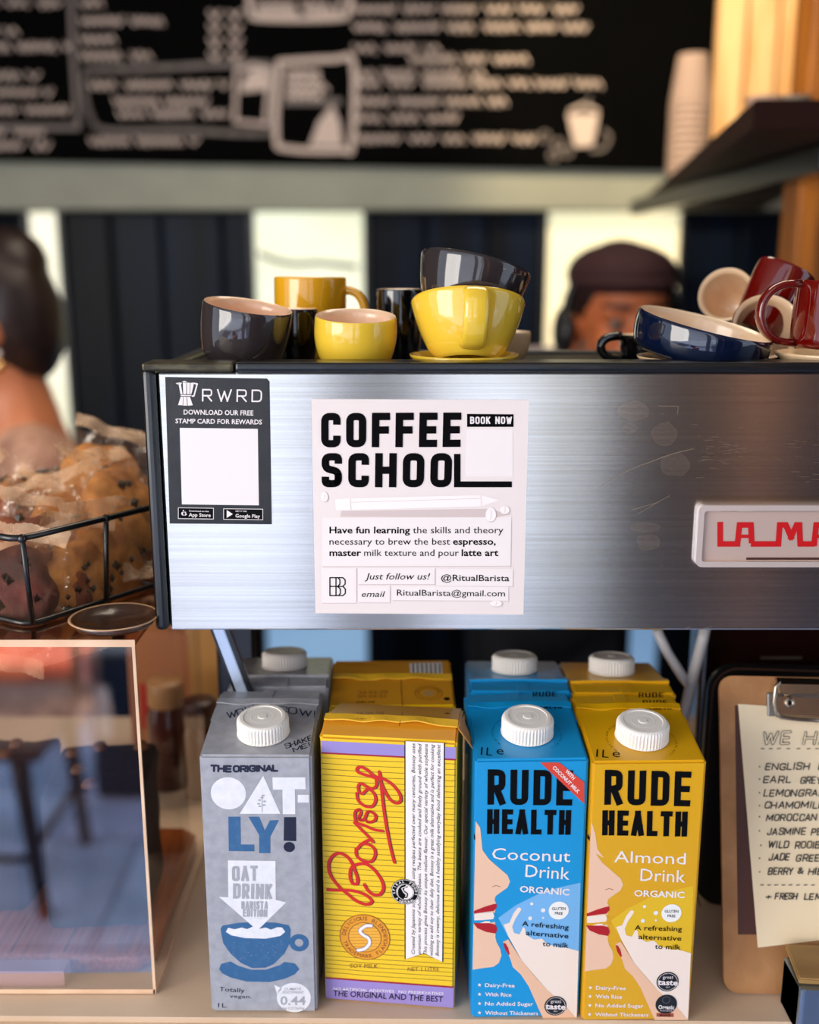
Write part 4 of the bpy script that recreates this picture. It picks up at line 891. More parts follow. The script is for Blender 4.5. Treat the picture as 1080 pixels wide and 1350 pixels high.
# right side print
fsd = Face(root, M, (W_S / 2, 0, 0), (0, 1, 0), (0, 0, 1))
fsd.poly('side_print', [(.001, .001), (.061, .001), (.061, .0152), (.001, .0152)], lav, 1, True)
z = .0200
while z < lb2 - .003: fsd.stroke_l('side_print', [(.001, z), (.061, z + .001)], .00035, lnm, 1); z += .00365
fsd.build()
# top print
ft = Face(root, M, (0, .016, .187), (1, 0, 0), (0, .046, -.011)); K3 = crop(250, 830, .3426)
def soytop(ft, ys):
    a, b_ = ys
    ft.ring('top_print', *K3(920, a)[0], 18, .8, brr, 1); c1 = K3(920, a)[0]; ft.ring('top_print', *c1, 13, .6, brr, 1); ft.disc('top_print', *c1, 8, mat('soy_top_grey', '#b58b4d', .5), 1, 16)
    ft.arc_text('top_print', 'DELICIOUS BLEND', *c1, 14, 2.6, 172, 10, brr, 1, 0)
ft.disc('top_print', *K3(992, 323)[0], 3.6, black, 1); soytop(ft, (343, 0))
ft.text('top_print', '26.02.20', K3(640, 330)[0], K3(748, 328)[0], 3.6, brr, 1, 0); ft.text('top_print', 'IND-01:12', K3(640, 346)[0], K3(752, 344)[0], 3.6, brr, 1, 0)
ft.stroke('top_print', K3(820, 318, 806, 372), .9, brr, 1)
ft.build()
M2 = Matrix.Translation((cen.x + .0015, .0815, .0003)) @ Matrix.Rotation(R(1), 4, 'Z')
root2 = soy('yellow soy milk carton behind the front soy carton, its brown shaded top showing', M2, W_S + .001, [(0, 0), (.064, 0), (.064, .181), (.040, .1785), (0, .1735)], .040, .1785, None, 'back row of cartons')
ft = Face(root2, M2, (0, 0, .1735), (1, 0, 0), (0, .04, .005)); soytop(ft, (245, 0)); ft.disc('top_print', *K3(990, 267)[0], 4.2, black, 1)
ft.text('top_print', '26.02.20', K3(650, 248)[0], K3(764, 246)[0], 3.8, brr, 1, 0); ft.text('top_print', 'SPI-04-55', K3(646, 264)[0], K3(758, 262)[0], 3.8, brr, 1, 0); ft.text('top_print', 'shake well', K3(642, 282)[0], K3(712, 282)[0], 2.6, black, 1, .01)
ft.stroke('top_print', K3(812, 184, 820, 298), .9, brr, 1); ft.build()
ft = Face(root2, M2, (0, .04, .1785), (1, 0, 0), (0, .024, .0025)); ft.poly('top_print', K3(846, 130, 970, 126, 974, 172, 850, 172), lite, 1)
for i in range(7): ft.stroke('top_print', K3(860 + i * 17, 132, 862 + i * 17, 170), 1.4, black, 2)
ft.stroke('top_print', K3(600, 138, 730, 138), .8, brr, 1); ft.build()

# ================================================================ CUPS ON THE TRAY
CUPM = {
 'yellow': (mat('yellow_glaze', '#ecc23a', .12, coat=.6), mat('yellow_inside', '#efc9a8', .2, coat=.4)),
 'amber': (mat('amber_glaze', '#e0a018', .12, coat=.6), mat('amber_inside', '#e8c79a', .2, coat=.4)),
 'grey': (mat('charcoal_glaze', '#312a2b', .08, coat=.8), mat('peach_inside', '#efc3a0', .2, coat=.4)),
 'brown': (mat('dark_brown_glaze', '#120907', .12, coat=.8), mat('peach_inside', '#efc3a0', .2)),
 'navy': (mat('navy_glaze', '#06122c', .06, coat=.8), mat('cream_inside', '#f3d6b4', .2, coat=.4)),
 'maroon': (mat('maroon_glaze', '#620804', .08, coat=.8), mat('cream_inside2', '#ecc8a0', .2, coat=.4)),
 'black': (mat('black_glaze', '#08090c', .08, coat=.8), mat('cream_inside', '#f3d6b4', .2)),
 'cream': (mat('cream_glaze', '#ecc89c', .15, coat=.6), mat('cream_inside', '#f3d6b4', .2)),
}
def cup(name, label, col, rim_px, d, wpx, H=None, axis=None, tr=0, tf=0, rb=.66, bulge=.06, handle=None, hsize=1.0, rimhide=0, invert=False, floor_z=None, group='cups piled on the machine', pw=.5, hwid=.0042, hth=.003, hz=.5, ho=None):
    """rim centre met at pixel rim_px, distance d; tr/tf = tilt to the right / towards the camera in degrees; handle = angle of the handle about the cup axis"""
    rc = at_d(rim_px[0], rim_px[1], d); depth = (rc - CAM).dot(Vector((0, math.cos(PITCH), -math.sin(PITCH))))
    r = wpx / F_PX * depth / 2
    ax = Vector(axis) if axis else Vector((math.sin(R(tr)), -math.sin(R(tf)), math.cos(R(tr)) * math.cos(R(tf))))
    ax.normalize()
    if H is None: H = (rc.z - (floor_z if floor_z is not None else TRAY) - .0006 - r * rb * math.sqrt(max(0, 1 - ax.z ** 2))) / ax.z
    base = rc - ax * H
    # frame: z = axis, x = world x made perpendicular
    xa = (Vector((1, 0, 0)) - ax * ax.x).normalized(); ya = ax.cross(xa); M = Matrix((xa, ya, ax)).transposed().to_4x4(); M.translation = base
    t = thing(name, label, 'cup', matrix=M, group=group); om, im = CUPM[col]; th = .0032
    n = 10; outer = [(0, .0015), (r * rb * .8, .0015), (r * rb * .84, 0), (r * rb * .95, 0), (r * rb, .002)]
    for i in range(1, n + 1):
        u = i / n; outer.append((r * (rb + (1 - rb) * (u ** pw) + bulge * math.sin(u * math.pi) * .5), .002 + (H - .004) * u))
    outer += [(r * .995, H - .001), (r * .975, H)]
    inner = [(r * .975, H), (r - th, H - .0012)]
    for i in range(n, 0, -1):
        u = i / n; inner.append((max(.002, r * (rb + (1 - rb) * (u ** pw)) - th - .0006), .006 + (H - .009) * u))
    inner += [(r * rb * .6, .0055), (0, .005)]
    v, fc = lathe(outer, 64); mesh('bowl', v, fc, om, t, True)
    v, fc = lathe(inner, 64); mesh('inner_glaze', v, fc, im, t, True)
    if handle is not None:
        a = R(handle); zc = H * hz; hh = H * .34 * hsize; ww = r * (.62 if ho is None else ho) * hsize
        rv, tv = Vector((math.cos(a), math.sin(a), 0)), Vector((-math.sin(a), math.cos(a), 0)); N_ = 18; pp = []
        for i in range(N_ + 1):
            q = math.pi * (-.5 + i / N_); u_ = (zc + hh * math.sin(q)) / H
            pp.append(rv * (r * (rb + (1 - rb) * max(0, min(1, u_)) ** pw) * .97 + ww * max(0, math.cos(q)) ** .7) + Vector((0, 0, zc + hh * math.sin(q))))
        V, Fc = [], []
        for i, p in enumerate(pp):
            tt = (pp[min(i + 1, N_)] - pp[max(i - 1, 0)]).normalized(); nn2 = tv.cross(tt)
            for k_ in range(12):
                an = 2 * math.pi * k_ / 12; V.append(p + tv * hwid * math.copysign(abs(math.cos(an)) ** .7, math.cos(an)) + nn2 * hth * math.copysign(abs(math.sin(an)) ** .7, math.sin(an)))
        for i in range(N_):
            for k_ in range(12): l_ = (k_ + 1) % 12; Fc.append((i * 12 + k_, i * 12 + l_, (i + 1) * 12 + l_, (i + 1) * 12 + k_))
        Fc += [tuple(range(12))[::-1], tuple(N_ * 12 + k_ for k_ in range(12))]
        mesh('handle', V, Fc, om, t, True)
    return t
def saucer(name, label, px, d, wpx, col, z=None, h=.011, group=None):
    p = at_d(px[0], px[1], d); r = wpx / F_PX * (p - CAM).dot(Vector((0, math.cos(PITCH), -math.sin(PITCH)))) / 2
    z = TRAY + .0004 if z is None else z; t = thing(name, label, 'saucer', (p.x, p.y, z), group=group)
    pr = [(0, .001), (r * .55, .001), (r * .58, 0), (r * .64, 0), (r * .66, .0015), (r * .98, h - .002), (r, h), (r * .96, h - .0002), (r * .6, .0042), (0, .0038)]
    v, fc = lathe(pr, 64); mesh('plate', v, fc, CUPM[col][0], t, True); 
    v, fc = lathe([(r * .42, .0041), (r * .44, .0047), (r * .46, .0042)], 48); mesh('well_ring', v, fc, CUPM[col][0], t, True)
    return t
cup('coffee_cup', 'charcoal cup with peach inside, tilted at the left end of the machine', 'grey', (327.5, 403), .665, 119, tr=9.5, tf=6, rb=.82, handle=100, hz=.42, hsize=.8)
cup('coffee_cup', 'dark brown cup wedged between the charcoal cup and the small yellow cup', 'brown', (388, 407), .71, 62, tr=0, tf=0, rb=.8)
cup('coffee_cup', 'small yellow cup with pinkish inside standing near the middle left', 'yellow', (469, 416), .66, 108, tr=1.5, tf=8, rb=.80, handle=85, bulge=.12)
cup('coffee_cup', 'amber yellow cup standing at the back with its handle to the right', 'amber', (409, 365), .765, 95, tr=.5, tf=0, rb=.86, handle=-8, hsize=1.0)
cup('coffee_cup', 'black cup half hidden right of the small yellow cup', 'black', (527, 381), .745, 60, rb=.8)
saucer('saucer', 'yellow saucer under the large yellow cup', (612, 470), .662, 145, 'yellow')
cup('coffee_cup', 'large yellow cup on a saucer with its handle facing the camera', 'yellow', (617, 397), .668, 150, tr=1, tf=-17, H=.0375, rb=.56, handle=-86, hsize=1.15, bulge=.04, pw=.7, hwid=.0075, hth=.0028, hz=.52, ho=.32)
cup('coffee_cup', 'charcoal cup nested tilted inside the large yellow cup', 'grey', (628, 347), .682, 147, tr=13, tf=-9, H=.041, rb=.6, bulge=.04, pw=.6)
cup('coffee_cup', 'pale amber cup peeking out behind the large yellow cup', 'cream', (668, 437), .745, 64, rb=.75)
saucer('saucer', 'cream saucer under the wide navy cup', (925, 470), .668, 168, 'cream', h=.0092)
cup('coffee_cup', 'wide navy cup with cream inside, tilted on a cream saucer', 'navy', (931, 426), .668, 180, tr=12.5, tf=7, H=.0225, rb=.93, bulge=.03, handle=95, hsize=1.0, ho=.3, hwid=.006)
cup('coffee_cup', 'black cup behind the navy cup with its ring handle to the left', 'black', (853, 441), .735, 70, rb=.8, handle=180, hsize=1.3)
cup('coffee_cup', 'maroon cup lying with its cream inside facing left, back of the right pile', 'maroon', (957, 388), .76, 74, axis=(-.42, -.78, .30), H=.045, rb=.6, group='maroon cups piled at the right')
cup('coffee_cup', 'maroon cup tilted on top of the right pile, cream rim up to the right', 'maroon', (1038, 356), .735, 78, axis=(.42, .12, .86), H=.046, rb=.75, group='maroon cups piled at the right')
cup('coffee_cup', 'maroon cup lying with its wide cream inside facing the camera', 'maroon', (1012, 430), .700, 92, axis=(-.08, -.9, .42), H=.04, rb=.55, group='maroon cups piled at the right')
saucer('saucer', 'cream saucer under the right maroon cup, cut by the frame', (1094, 470), .655, 140, 'cream', h=.0125)
cup('coffee_cup', 'maroon cup at the right frame edge with a big ring handle to the left', 'maroon', (1118, 372), .655, 128, tr=3, tf=0, H=.0400, rb=.98, bulge=.02, handle=184, hsize=1.3, hwid=.0038, hth=.0024, group='maroon cups piled at the right')
cup('coffee_cup', 'small cream cup between the navy cup and the maroon cups', 'cream', (986, 440), .735, 52, rb=.75)

# ================================================================ DISPLAY CASE WITH BOARD AND BAKES
CYF = .595 - .57
cx1 = at_y(192, 1100, CYF).x; cx0 = cx1 - .34; ct = at_y(100, 852, CYF).z; cb = .0006; CB_ = CYF + .19
acry = film_material('clear_acrylic', '#ffffff', .34, .015, fres=1.5)
acre = mat('acrylic_edge', '#f2cfae', .12, noise_col='#c99a78', nscale=30, coat=.5)
case = thing('display_case', 'clear acrylic display case at the left, its front reflecting the blue street', 'display case')
box('front_pane', (cx0, CYF, cb), (cx1, CYF + .004, ct), acry, case)
acry2 = film_material('clear_acrylic_side', '#ffffff', .0, .02, fres=1.2)
box('side_pane', (cx1 - .004, CYF + .0041, cb), (cx1, CB_, ct), acry2, case); box('side_pane', (cx0, CYF + .0041, cb), (cx0 + .004, CB_, ct), acry2, case)
box('rear_pane', (cx0 + .0041, CB_ - .004, cb), (cx1 - .0041, CB_, ct), acry2, case)
box('lid', (cx0 - .001, CYF - .001, ct + .0001), (cx1 + .001, CB_ + .001, ct + .0045), film_material('acrylic_lid', '#ffe6cc', .25, .1, fres=1.5, tint='#e9d0ba'), case, .0008)
for nm, a, b_ in (('edge_strip', (cx1 - .0012, CYF - .0006, cb), (cx1 + .0006, CYF + .001, ct)), ('edge_strip', (cx0, CYF - .0015, ct + .0001), (cx1 + .001, CYF - .0011, ct + .0045)), ('edge_strip', (cx0, CYF - .0006, cb), (cx1, CYF - .0001, cb + .003)), ('edge_strip', (cx1 + .0001, CYF + .002, cb), (cx1 + .0008, CB_, cb + .0022))):
    box(nm, a, b_, acre, case)
bam = mat('bamboo', '#c0682e', .3, noise_col='#8a3c14', nscale=9, nmix=.8, stretch=(40, 3, 40), coat=.4)
bd = thing('bamboo_board', 'reddish brown bamboo board lying inside the display case', 'board')
bmobj('board', prism_bm(rrect(cx0 + .02, CYF + .02, cx1 - .0065, CB_ - .01, .012), .0012, .015, .003), bam, bd, True)
for i in range(8):
    x = cx0 + .03 + i * .035; box('groove_line', (x, CYF + .022, .0149), (x + .0006, CB_ - .012, .0152), mat('bamboo_dark', '#3a1606', .5), bd)
brown = mat('brownie', '#1d0d08', .7, noise_col='#35180c', nscale=60, bump=.8, bscale=90)
for i, (x, y, a, hh, lab) in enumerate(((cx1 - .052, .11, 6, .10, 'tall dark chocolate loaf cake on the bamboo board at its right end'), (cx1 - .135, .13, -5, .095, 'dark chocolate loaf cake added in the middle of the bamboo board to darken the case'), (cx1 - .225, .12, 4, .085, 'dark chocolate loaf cake added at the left of the bamboo board to darken the case'))):  # loaves heightened and added to keep the case dark behind its reflection
    t = thing('loaf_cake', lab, 'cake', (x, y, .0155), (0, 0, R(a)))
    bm = box_bm((-.034, -.04, 0), (.034, .04, hh), .006, 3); bmesh.ops.subdivide_edges(bm, edges=bm.edges[:], cuts=3, use_grid_fill=True)
    for v in bm.verts:
        if v.co.z > .003: v.co += Vector([noise.noise(v.co * 60 + Vector((i, j, 0))) * .003 for j in range(3)])
    bmobj('cake_body', bm, brown, t, True)
    for k_ in range(5):
        x_, y_ = random.uniform(-.025, .025), random.uniform(-.03, .03); v, fc = lathe([(0, hh + .006), (.004, hh + .005), (.006, hh + .001), (.0, hh - .003)], 8); o = mesh('nut_piece', v, fc, mat('nut', '#7a4a22', .6), t, True); o.location = (x_, y_, -.0005)
pb = box('cake_card', (cx0 + .05, CYF + .006, .0008), (cx1 - .06, CYF + .018, .012), mat('pink_card', '#c79aa0', .5)); tag(pb, 'narrow pink card strip standing inside the front of the display case', 'card')

# wire basket with wrapped biscuits on the case lid
BZ = ct + .0050
wire = mat('black_wire', '#0a090b', .35, coat=.3)
bk_ = thing('wire_basket', 'black wire basket of wrapped biscuits standing on the display case', 'basket')
Ac = at_z(37, 824, BZ + .002); Rr = at_z(200, 772, BZ + .002); dirR = (Rr - Ac).normalized(); Ll = at_z(-60, 800, BZ + .002); dirL = (Ll - Ac).normalized()
Lr, Ll_ = .17, .15
Bq = Ac + dirR * Lr; Dq = Ac + dirL * Ll_; Cq = Ac + dirR * Lr + dirL * Ll_
zr_ = at_y(25, 709, Ac.y - .006).z
def top(p, c): o = (p - c); o.z = 0; q = p + o * .10; return Vector((q.x, q.y, zr_))
cen_ = (Ac + Cq) / 2; base4 = [Ac, Bq, Cq, Dq]; top4 = [top(p, cen_) for p in base4]
def rounded(q4, r=.012):
    out = []
    for i in range(4):
        a, b_, c_ = q4[i - 1], q4[i], q4[(i + 1) % 4]; s_, e_ = b_ + (a - b_).normalized() * r, b_ + (c_ - b_).normalized() * r
        for t_ in (0, .25, .5, .75, 1): out.append(s_ * (1 - t_) ** 2 + b_ * 2 * t_ * (1 - t_) + e_ * t_ ** 2)
    return out
tubeobj('rim_wire', rounded(top4), .0021, wire, bk_, closed=True); tubeobj('base_wire', rounded(base4), .0018, wire, bk_, closed=True)
for i in range(4):
    n_ = 3
    for j in range(n_):
        u = (j + .06) / n_; a, b_ = base4[i].lerp(base4[(i + 1) % 4], u), top4[i].lerp(top4[(i + 1) % 4], u)
        tubeobj('upright_wire', [a, a.lerp(b_, .5), b_ + Vector((0, 0, .001))], .0017, wire, bk_)
        v, fc = lathe([(0, .003), (.0022, .002), (.003, 0), (.0022, -.002), (0, -.003)], 10); o = mesh('wire_knuckle', v, fc, wire, bk_, True); o.location = b_
for j in range(1, 5):
    a, b_ = base4[0].lerp(base4[1], j / 5), base4[3].lerp(base4[2], j / 5); tubeobj('floor_wire', [a, b_], .0012, wire, bk_)

dough = [mat('dough_gold', '#d88f42', .75, noise_col='#8a4c20', nscale=45, nmix=.8, bump=.8, bscale=120), mat('dough_brown', '#9c4a22', .75, noise_col='#572312', nscale=45, nmix=.8, bump=.8, bscale=120), mat('dough_dark', '#6a2414', .75, noise_col='#2a100a', nscale=45, nmix=.8, bump=.8, bscale=120)]
chip = mat('chocolate', '#1a0a06', .4)
film = film_material('cellophane', '#fff4e6', .07, .06, bump=.5, bscale=60, fres=1.4, diff=.03)
film2 = film_material('cellophane_seal', '#ffe8d8', .03, .3, bump=.8, bscale=50, fres=1.22, diff=.3)
def biscuit(px, d, rr, rot, kind, label, seed, th=.011):
    p = at_d(px[0], px[1], d + .018); rnd = random.Random(seed)
    t = thing('wrapped_biscuit', label, 'biscuit', p, rot, group='wrapped biscuits in the basket')
    V, Fc = [], []; n, m_ = 28, 9
    for j in range(m_):
        q = math.pi * j / (m_ - 1)
        for i in range(n):
            a = 2 * math.pi * i / n; rad = rr * (math.sin(q) ** .45) * (1 + .22 * noise.noise(Vector((math.cos(a) * 2.2 + seed, math.sin(a) * 1.6, seed))))
            z = th * math.copysign(abs(math.cos(q)) ** .8, math.cos(q)); nz_ = noise.noise(Vector((rad * math.cos(a) * 90, rad * math.sin(a) * 90, z * 80 + seed)))
            V.append((rad * math.cos(a), rad * math.sin(a), z * (1 + .25 * nz_) + .0015 * nz_))
    for j in range(m_ - 1):
        for i in range(n): k_ = (i + 1) % n; Fc.append((j * n + i, j * n + k_, (j + 1) * n + k_, (j + 1) * n + i))
    mesh('biscuit', V, Fc, dough[kind], t, True)
    CV, CF = [], []
    for c_ in range(16):
        a, q = rnd.uniform(0, 6.283), rnd.uniform(0, rr * .85); side = 1 if c_ % 2 else -1; bx, by, bz = q * math.cos(a), q * math.sin(a), side * th * (1 - .35 * (q / rr) ** 3); s_ = rnd.uniform(.0022, .0045)
        b0_ = len(CV); CV += [(bx + s_ * x, by + s_ * y, bz + s_ * z) for x, y, z in ((1, 0, 0), (0, 1, 0), (-1, 0, 0), (0, -1, 0), (0, 0, .8), (0, 0, -.8))]
        CF += [(b0_, b0_ + 1, b0_ + 4), (b0_ + 1, b0_ + 2, b0_ + 4), (b0_ + 2, b0_ + 3, b0_ + 4), (b0_ + 3, b0_, b0_ + 4), (b0_ + 1, b0_, b0_ + 5), (b0_ + 2, b0_ + 1, b0_ + 5), (b0_ + 3, b0_ + 2, b0_ + 5), (b0_, b0_ + 3, b0_ + 5)]
    o = mesh('chocolate_chips', CV, CF, chip, t); o['kind'] = 'stuff'
    # crinkled bag round it: closed sleeve, longer than the biscuit, pleated at both ends
    V, Fc = [], []; nu, nv = 40, 56; L_ = rr * 1.22
    for i in range(nu + 1):
        u = -1 + 2 * i / nu; e = abs(u) ** 3
        for j in range(nv):
            a = 2 * math.pi * j / nv; wx = rr * 1.13 * (1 - .12 * e); tz = (th * 1.35) * (1 - .93 * e) + .0006
            x, z = wx * math.cos(a), tz * math.sin(a) * 1.0; cr = 1.2 - 4.2 * abs(noise.noise(Vector((x * 105 + seed, u * 3.4 + x * 25, z * 90 + seed))))
            pl = e * .0030 * math.sin(x * 330 + seed); V.append((x * (1 + .035 * cr), u * L_ * (1 + .02 * cr), z + .0024 * cr * (1 - e) * (1 if z > 0 else -1) + pl))
    for i in range(nu):
        for j in range(nv): k_ = (j + 1) % nv; Fc.append((i * nv + j, i * nv + k_, (i + 1) * nv + k_, (i + 1) * nv + j))
    mesh('cellophane_bag', V, Fc, film, t)
    # flat serrated seals
    for sg in (-1, 1):
        V, Fc = [], []; n = 30
        for i in range(n + 1):
            x = -rr + 2 * rr * i / n; V += [(x, sg * L_, .003 * math.sin(x * 190 + seed)), (x * 1.05, sg * (L_ + .010 + (.0007 if i % 2 else 0) + .004 * noise.noise(Vector((x * 50, seed, 3)))), .006 * noise.noise(Vector((x * 70, seed, sg)))), (x * 1.05, sg * (L_ + .010 + .004 * noise.noise(Vector((x * 50, seed, 3)))), .006 * noise.noise(Vector((x * 70, seed, sg))) + .0003), (x, sg * L_, .003 * math.sin(x * 190 + seed) + .0003)]
        for i in range(n):
            for q in range(4): a_ = i * 4 + q; b_ = i * 4 + (q + 1) % 4; Fc.append((a_, b_, b_ + 4, a_ + 4))
        mesh('bag_seal', V, Fc, film2, t)
B = [((14, 785), .625, .030, (R(78), R(10), R(-8)), 2, 'dark reddish brown wrapped biscuit at the left front of the basket'),
     ((66, 785), .640, .027, (R(72), R(-14), R(20)), 1, 'brown wrapped biscuit behind the front corner of the basket'),
     ((100, 765), .650, .027, (R(80), R(12), R(48)), 0, 'golden chocolate chip biscuit in its bag at the middle of the basket front'),
     ((140, 748), .675, .030, (R(74), R(6), R(55)), 0, 'golden wrapped biscuit by the basket side nearest the machine'),
     ((180, 735), .71, .028, (R(70), R(-8), R(60)), 1, 'brown wrapped biscuit at the basket end beside the machine trim'),
     ((40, 738), .665, .034, (R(48), R(14), R(15)), 1, 'brown wrapped biscuit lying tilted above the front left ones'),
     ((100, 700), .70, .036, (R(40), R(-12), R(30)), 0, 'golden wrapped biscuit on top of the heap at its middle'),
     ((165, 672), .72, .036, (R(50), R(10), R(65)), 0, 'golden wrapped biscuit heaped highest next to the machine'),
     ((12, 700), .71, .036, (R(30), R(20), R(-20)), 1, 'brown wrapped biscuit on top of the heap at the left frame edge'),
     ((55, 672), .76, .036, (R(35), R(-25), R(80)), 0, 'golden wrapped biscuit at the back of the heap, left side'),
     ((135, 640), .78, .034, (R(55), R(20), R(10)), 0, 'golden wrapped biscuit at the very back of the heap by the machine')]
for i, b_ in enumerate(B): biscuit(b_[0], b_[1], b_[2], b_[3], b_[4], b_[5], 3.7 * i + 1)
p = at_z(150, 826, BZ)
td = thing('round_dish', 'small round brown dish lying on the display case beside the basket', 'dish', (p.x, p.y + .002, BZ))
v, fc = lathe([(0, .001), (.019, 0), (.023, .001), (.0265, .0055), (.025, .006), (.021, .0024), (0, .002)], 40); mesh('dish', v, fc, mat('dish_brown', '#38221a', .2, coat=.3, noise_col='#5a3f30', nscale=30), td, True)
v, fc = lathe([(.0252, .0058), (.0262, .0063), (.0272, .0058), (.0262, .0052), (.0252, .0058)], 40); mesh('rim', v, fc, mat('dish_rim', '#c59a74', .2, coat=.6), td, True)

# ================================================================ THINGS BEHIND THE CARTONS, UNDER THE MACHINE
def upright(name, label, cat, pxs, d, z0, z1, th, m, bev=.003):
    a, b_ = at_d(pxs[0], 900, d), at_d(pxs[1], 900, d)
    t = thing(name, label, cat, ((a.x + b_.x) / 2, a.y, z0)); hw = (b_.x - a.x) / 2
    return t, hw
t, hw = upright('wooden_box_end', 'tall pale wooden box standing behind the grey oat carton at the left', 'box', (247, 294), .93, .0006, .205, .05, None)
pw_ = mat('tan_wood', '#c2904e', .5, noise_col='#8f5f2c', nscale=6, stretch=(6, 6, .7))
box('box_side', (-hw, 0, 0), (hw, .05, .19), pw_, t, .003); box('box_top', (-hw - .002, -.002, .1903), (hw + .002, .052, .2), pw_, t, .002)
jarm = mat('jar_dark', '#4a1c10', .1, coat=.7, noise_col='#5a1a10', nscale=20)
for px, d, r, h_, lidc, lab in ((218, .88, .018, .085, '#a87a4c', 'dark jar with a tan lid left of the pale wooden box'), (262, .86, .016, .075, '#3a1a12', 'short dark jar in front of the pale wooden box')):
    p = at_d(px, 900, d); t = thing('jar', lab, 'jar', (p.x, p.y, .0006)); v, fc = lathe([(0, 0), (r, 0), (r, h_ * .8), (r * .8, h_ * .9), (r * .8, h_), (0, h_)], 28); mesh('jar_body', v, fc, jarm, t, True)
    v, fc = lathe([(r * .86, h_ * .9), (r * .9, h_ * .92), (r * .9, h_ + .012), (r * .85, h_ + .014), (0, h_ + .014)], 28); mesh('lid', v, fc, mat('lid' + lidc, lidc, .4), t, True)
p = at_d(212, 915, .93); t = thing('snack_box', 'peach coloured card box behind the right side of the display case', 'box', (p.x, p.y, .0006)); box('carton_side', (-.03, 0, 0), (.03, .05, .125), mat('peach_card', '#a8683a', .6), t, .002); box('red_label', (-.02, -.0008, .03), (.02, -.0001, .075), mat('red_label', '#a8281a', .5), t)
# dark housing at the right under the machine with its wire legs
hx0 = at_d(912, 900, .72).x; dbm = mat('maroon_housing', '#1c0806', .22, noise_col='#2b0f0a', nscale=9, coat=.4)
dh = thing('grinder_base', 'glossy dark maroon appliance base under the right of the machine', 'appliance')
box('housing', (hx0 + .01, .165, .0008), (hx0 + .45, .20, mz0 - .004), dbm, dh, .004, 3)
box('foot_plate', (hx0 + .006, .1600, .0006), (hx0 + .46, .1645, .012), navyblack, dh, .001)
q = at_y(1003, 867, .164); box('silver_strip', (q.x, .1630, q.z - .0008), (q.x + .03, .1646, q.z + .0008), mat('silver_strip', '#8d7f72', .3, .8), dh)
tp = mat('white_rod', '#c9c4c4', .35)
vw = thing('bent_wire_stand', 'white bent wire stand behind the golden carton', 'stand')
tubeobj('wire_rod', [at_d(a, b_, .722) for a, b_ in ((930, 826), (926, 845), (912, 900), (900, 950), (893, 1010), (890, 1080))], .0042, tp, vw)
tubeobj('wire_rod', [at_d(a, b_, .722) for a, b_ in ((866, 830), (880, 860), (900, 892), (911, 905))], .0036, tp, vw)
# narrow grey card behind the soy carton
p = at_d(616, 1020, .655); t = tag(box('price_card', (-.0035, 0, 0), (.0035, .001, .118), mat('lilac_card', '#8d7686', .5)), 'narrow lilac grey card standing between the soy and coconut cartons', 'card'); t.location = (p.x + .0008, p.y, .0006)

# ================================================================ CLIPBOARD, PAPER, BLACK BOARD, STAND
def lean_frame(pb, pt):
    """frame whose origin is pb, y axis up the lean, x axis to the right, z towards the viewer"""
    up = (pt - pb).normalized(); xx = Vector((1, 0, 0)); xx = (xx - up * xx.dot(up)).normalized(); n = xx.cross(up)
    M = Matrix((xx, up, n)).transposed().to_4x4(); M.translation = pb; return M
pb_ = at_z(954, 1308, .001); pt_ = at_d(962, 891, .664); hgt = (pt_ - pb_).length
Mc = lean_frame(pb_, Vector((pb_.x + .004, pt_.y, pt_.z)))
cb_ = thing('clipboard', 'brown hardboard clipboard with a steel clip leaning at the right edge', 'clipboard', matrix=Mc)
mdf = mat('hardboard', '#b98452', .6, noise_col='#8e5a30', nscale=26, nmix=.8, bump=.3, bscale=200)
bmobj('board', prism_bm(rrect(0, 0, .165, hgt, .009), -.0015, .0015, .0004), mdf, cb_)
fcb = Face(cb_, Mc, (0, 0, .0015), (1, 0, 0), (0, 1, 0))
fcb.poly('dark_panel', [(969, 930), (1085, 930), (1085, 1232), (973, 1232)], mat('board_print_brown', '#4a2418', .5), 1)
fcb.build()
q = [fcb.L(*p) for p in ((1015, 893), (1080, 893), (1015, 945))]; cxl = q[0].x; cty = q[0].y; cby = q[2].y
stl = mat('clip_steel', '#b9aa98', .22, 1, bump=.1)
L1 = fcb.L(1018, 915); pr = [(0, .0001), (0, .004), (.004, .0075), (.010, .0078), (.0125, .0045), (.024, .0042), (.026, .0022), (.026, .0008), (.0245, .0014), (.023, .0024), (.0105, .0026), (.0095, .0058), (.004, .0056), (.0016, .0001)]
bm = prism_bm([(cty - a, .0015 + b_) for a, b_ in pr][::-1], cxl + .003, .135, .0003, 'x'); bmobj('clip_plate', bm, stl, cb_, False)
o = box('clip_tab', (cxl - .0025, cby + .0005, .0016), (cxl + .0032, cty - .010, .0030), mat('clip_grey', '#9a9490', .4, .6), cb_, .001)
wr_pts = [(1023, 897), (1018, 905), (1016, 925), (1018, 938), (1026, 945), (1050, 948), (1110, 951)]
tubeobj('clip_wire', [Vector((*fcb.L(*p), .0098 - .003 * min(1, i / 3))) for i, p in enumerate(wr_pts)], .0013, stl, cb_)
v, fc = lathe([(.0016, 0), (.0030, .0002), (.0034, .0008), (.0028, .0014), (.0015, .0012), (.0013, 0)], 24); o = mesh('rivet', v, fc, stl, cb_, True); rv = fcb.L(1038, 926); o.location = (rv.x, rv.y, .0058)
v, fc = lathe([(0, .0003), (.0015, .0003)], 16); o2 = mesh('rivet_hole', v, fc, black, cb_); o2.location = (rv.x, rv.y, .0062)
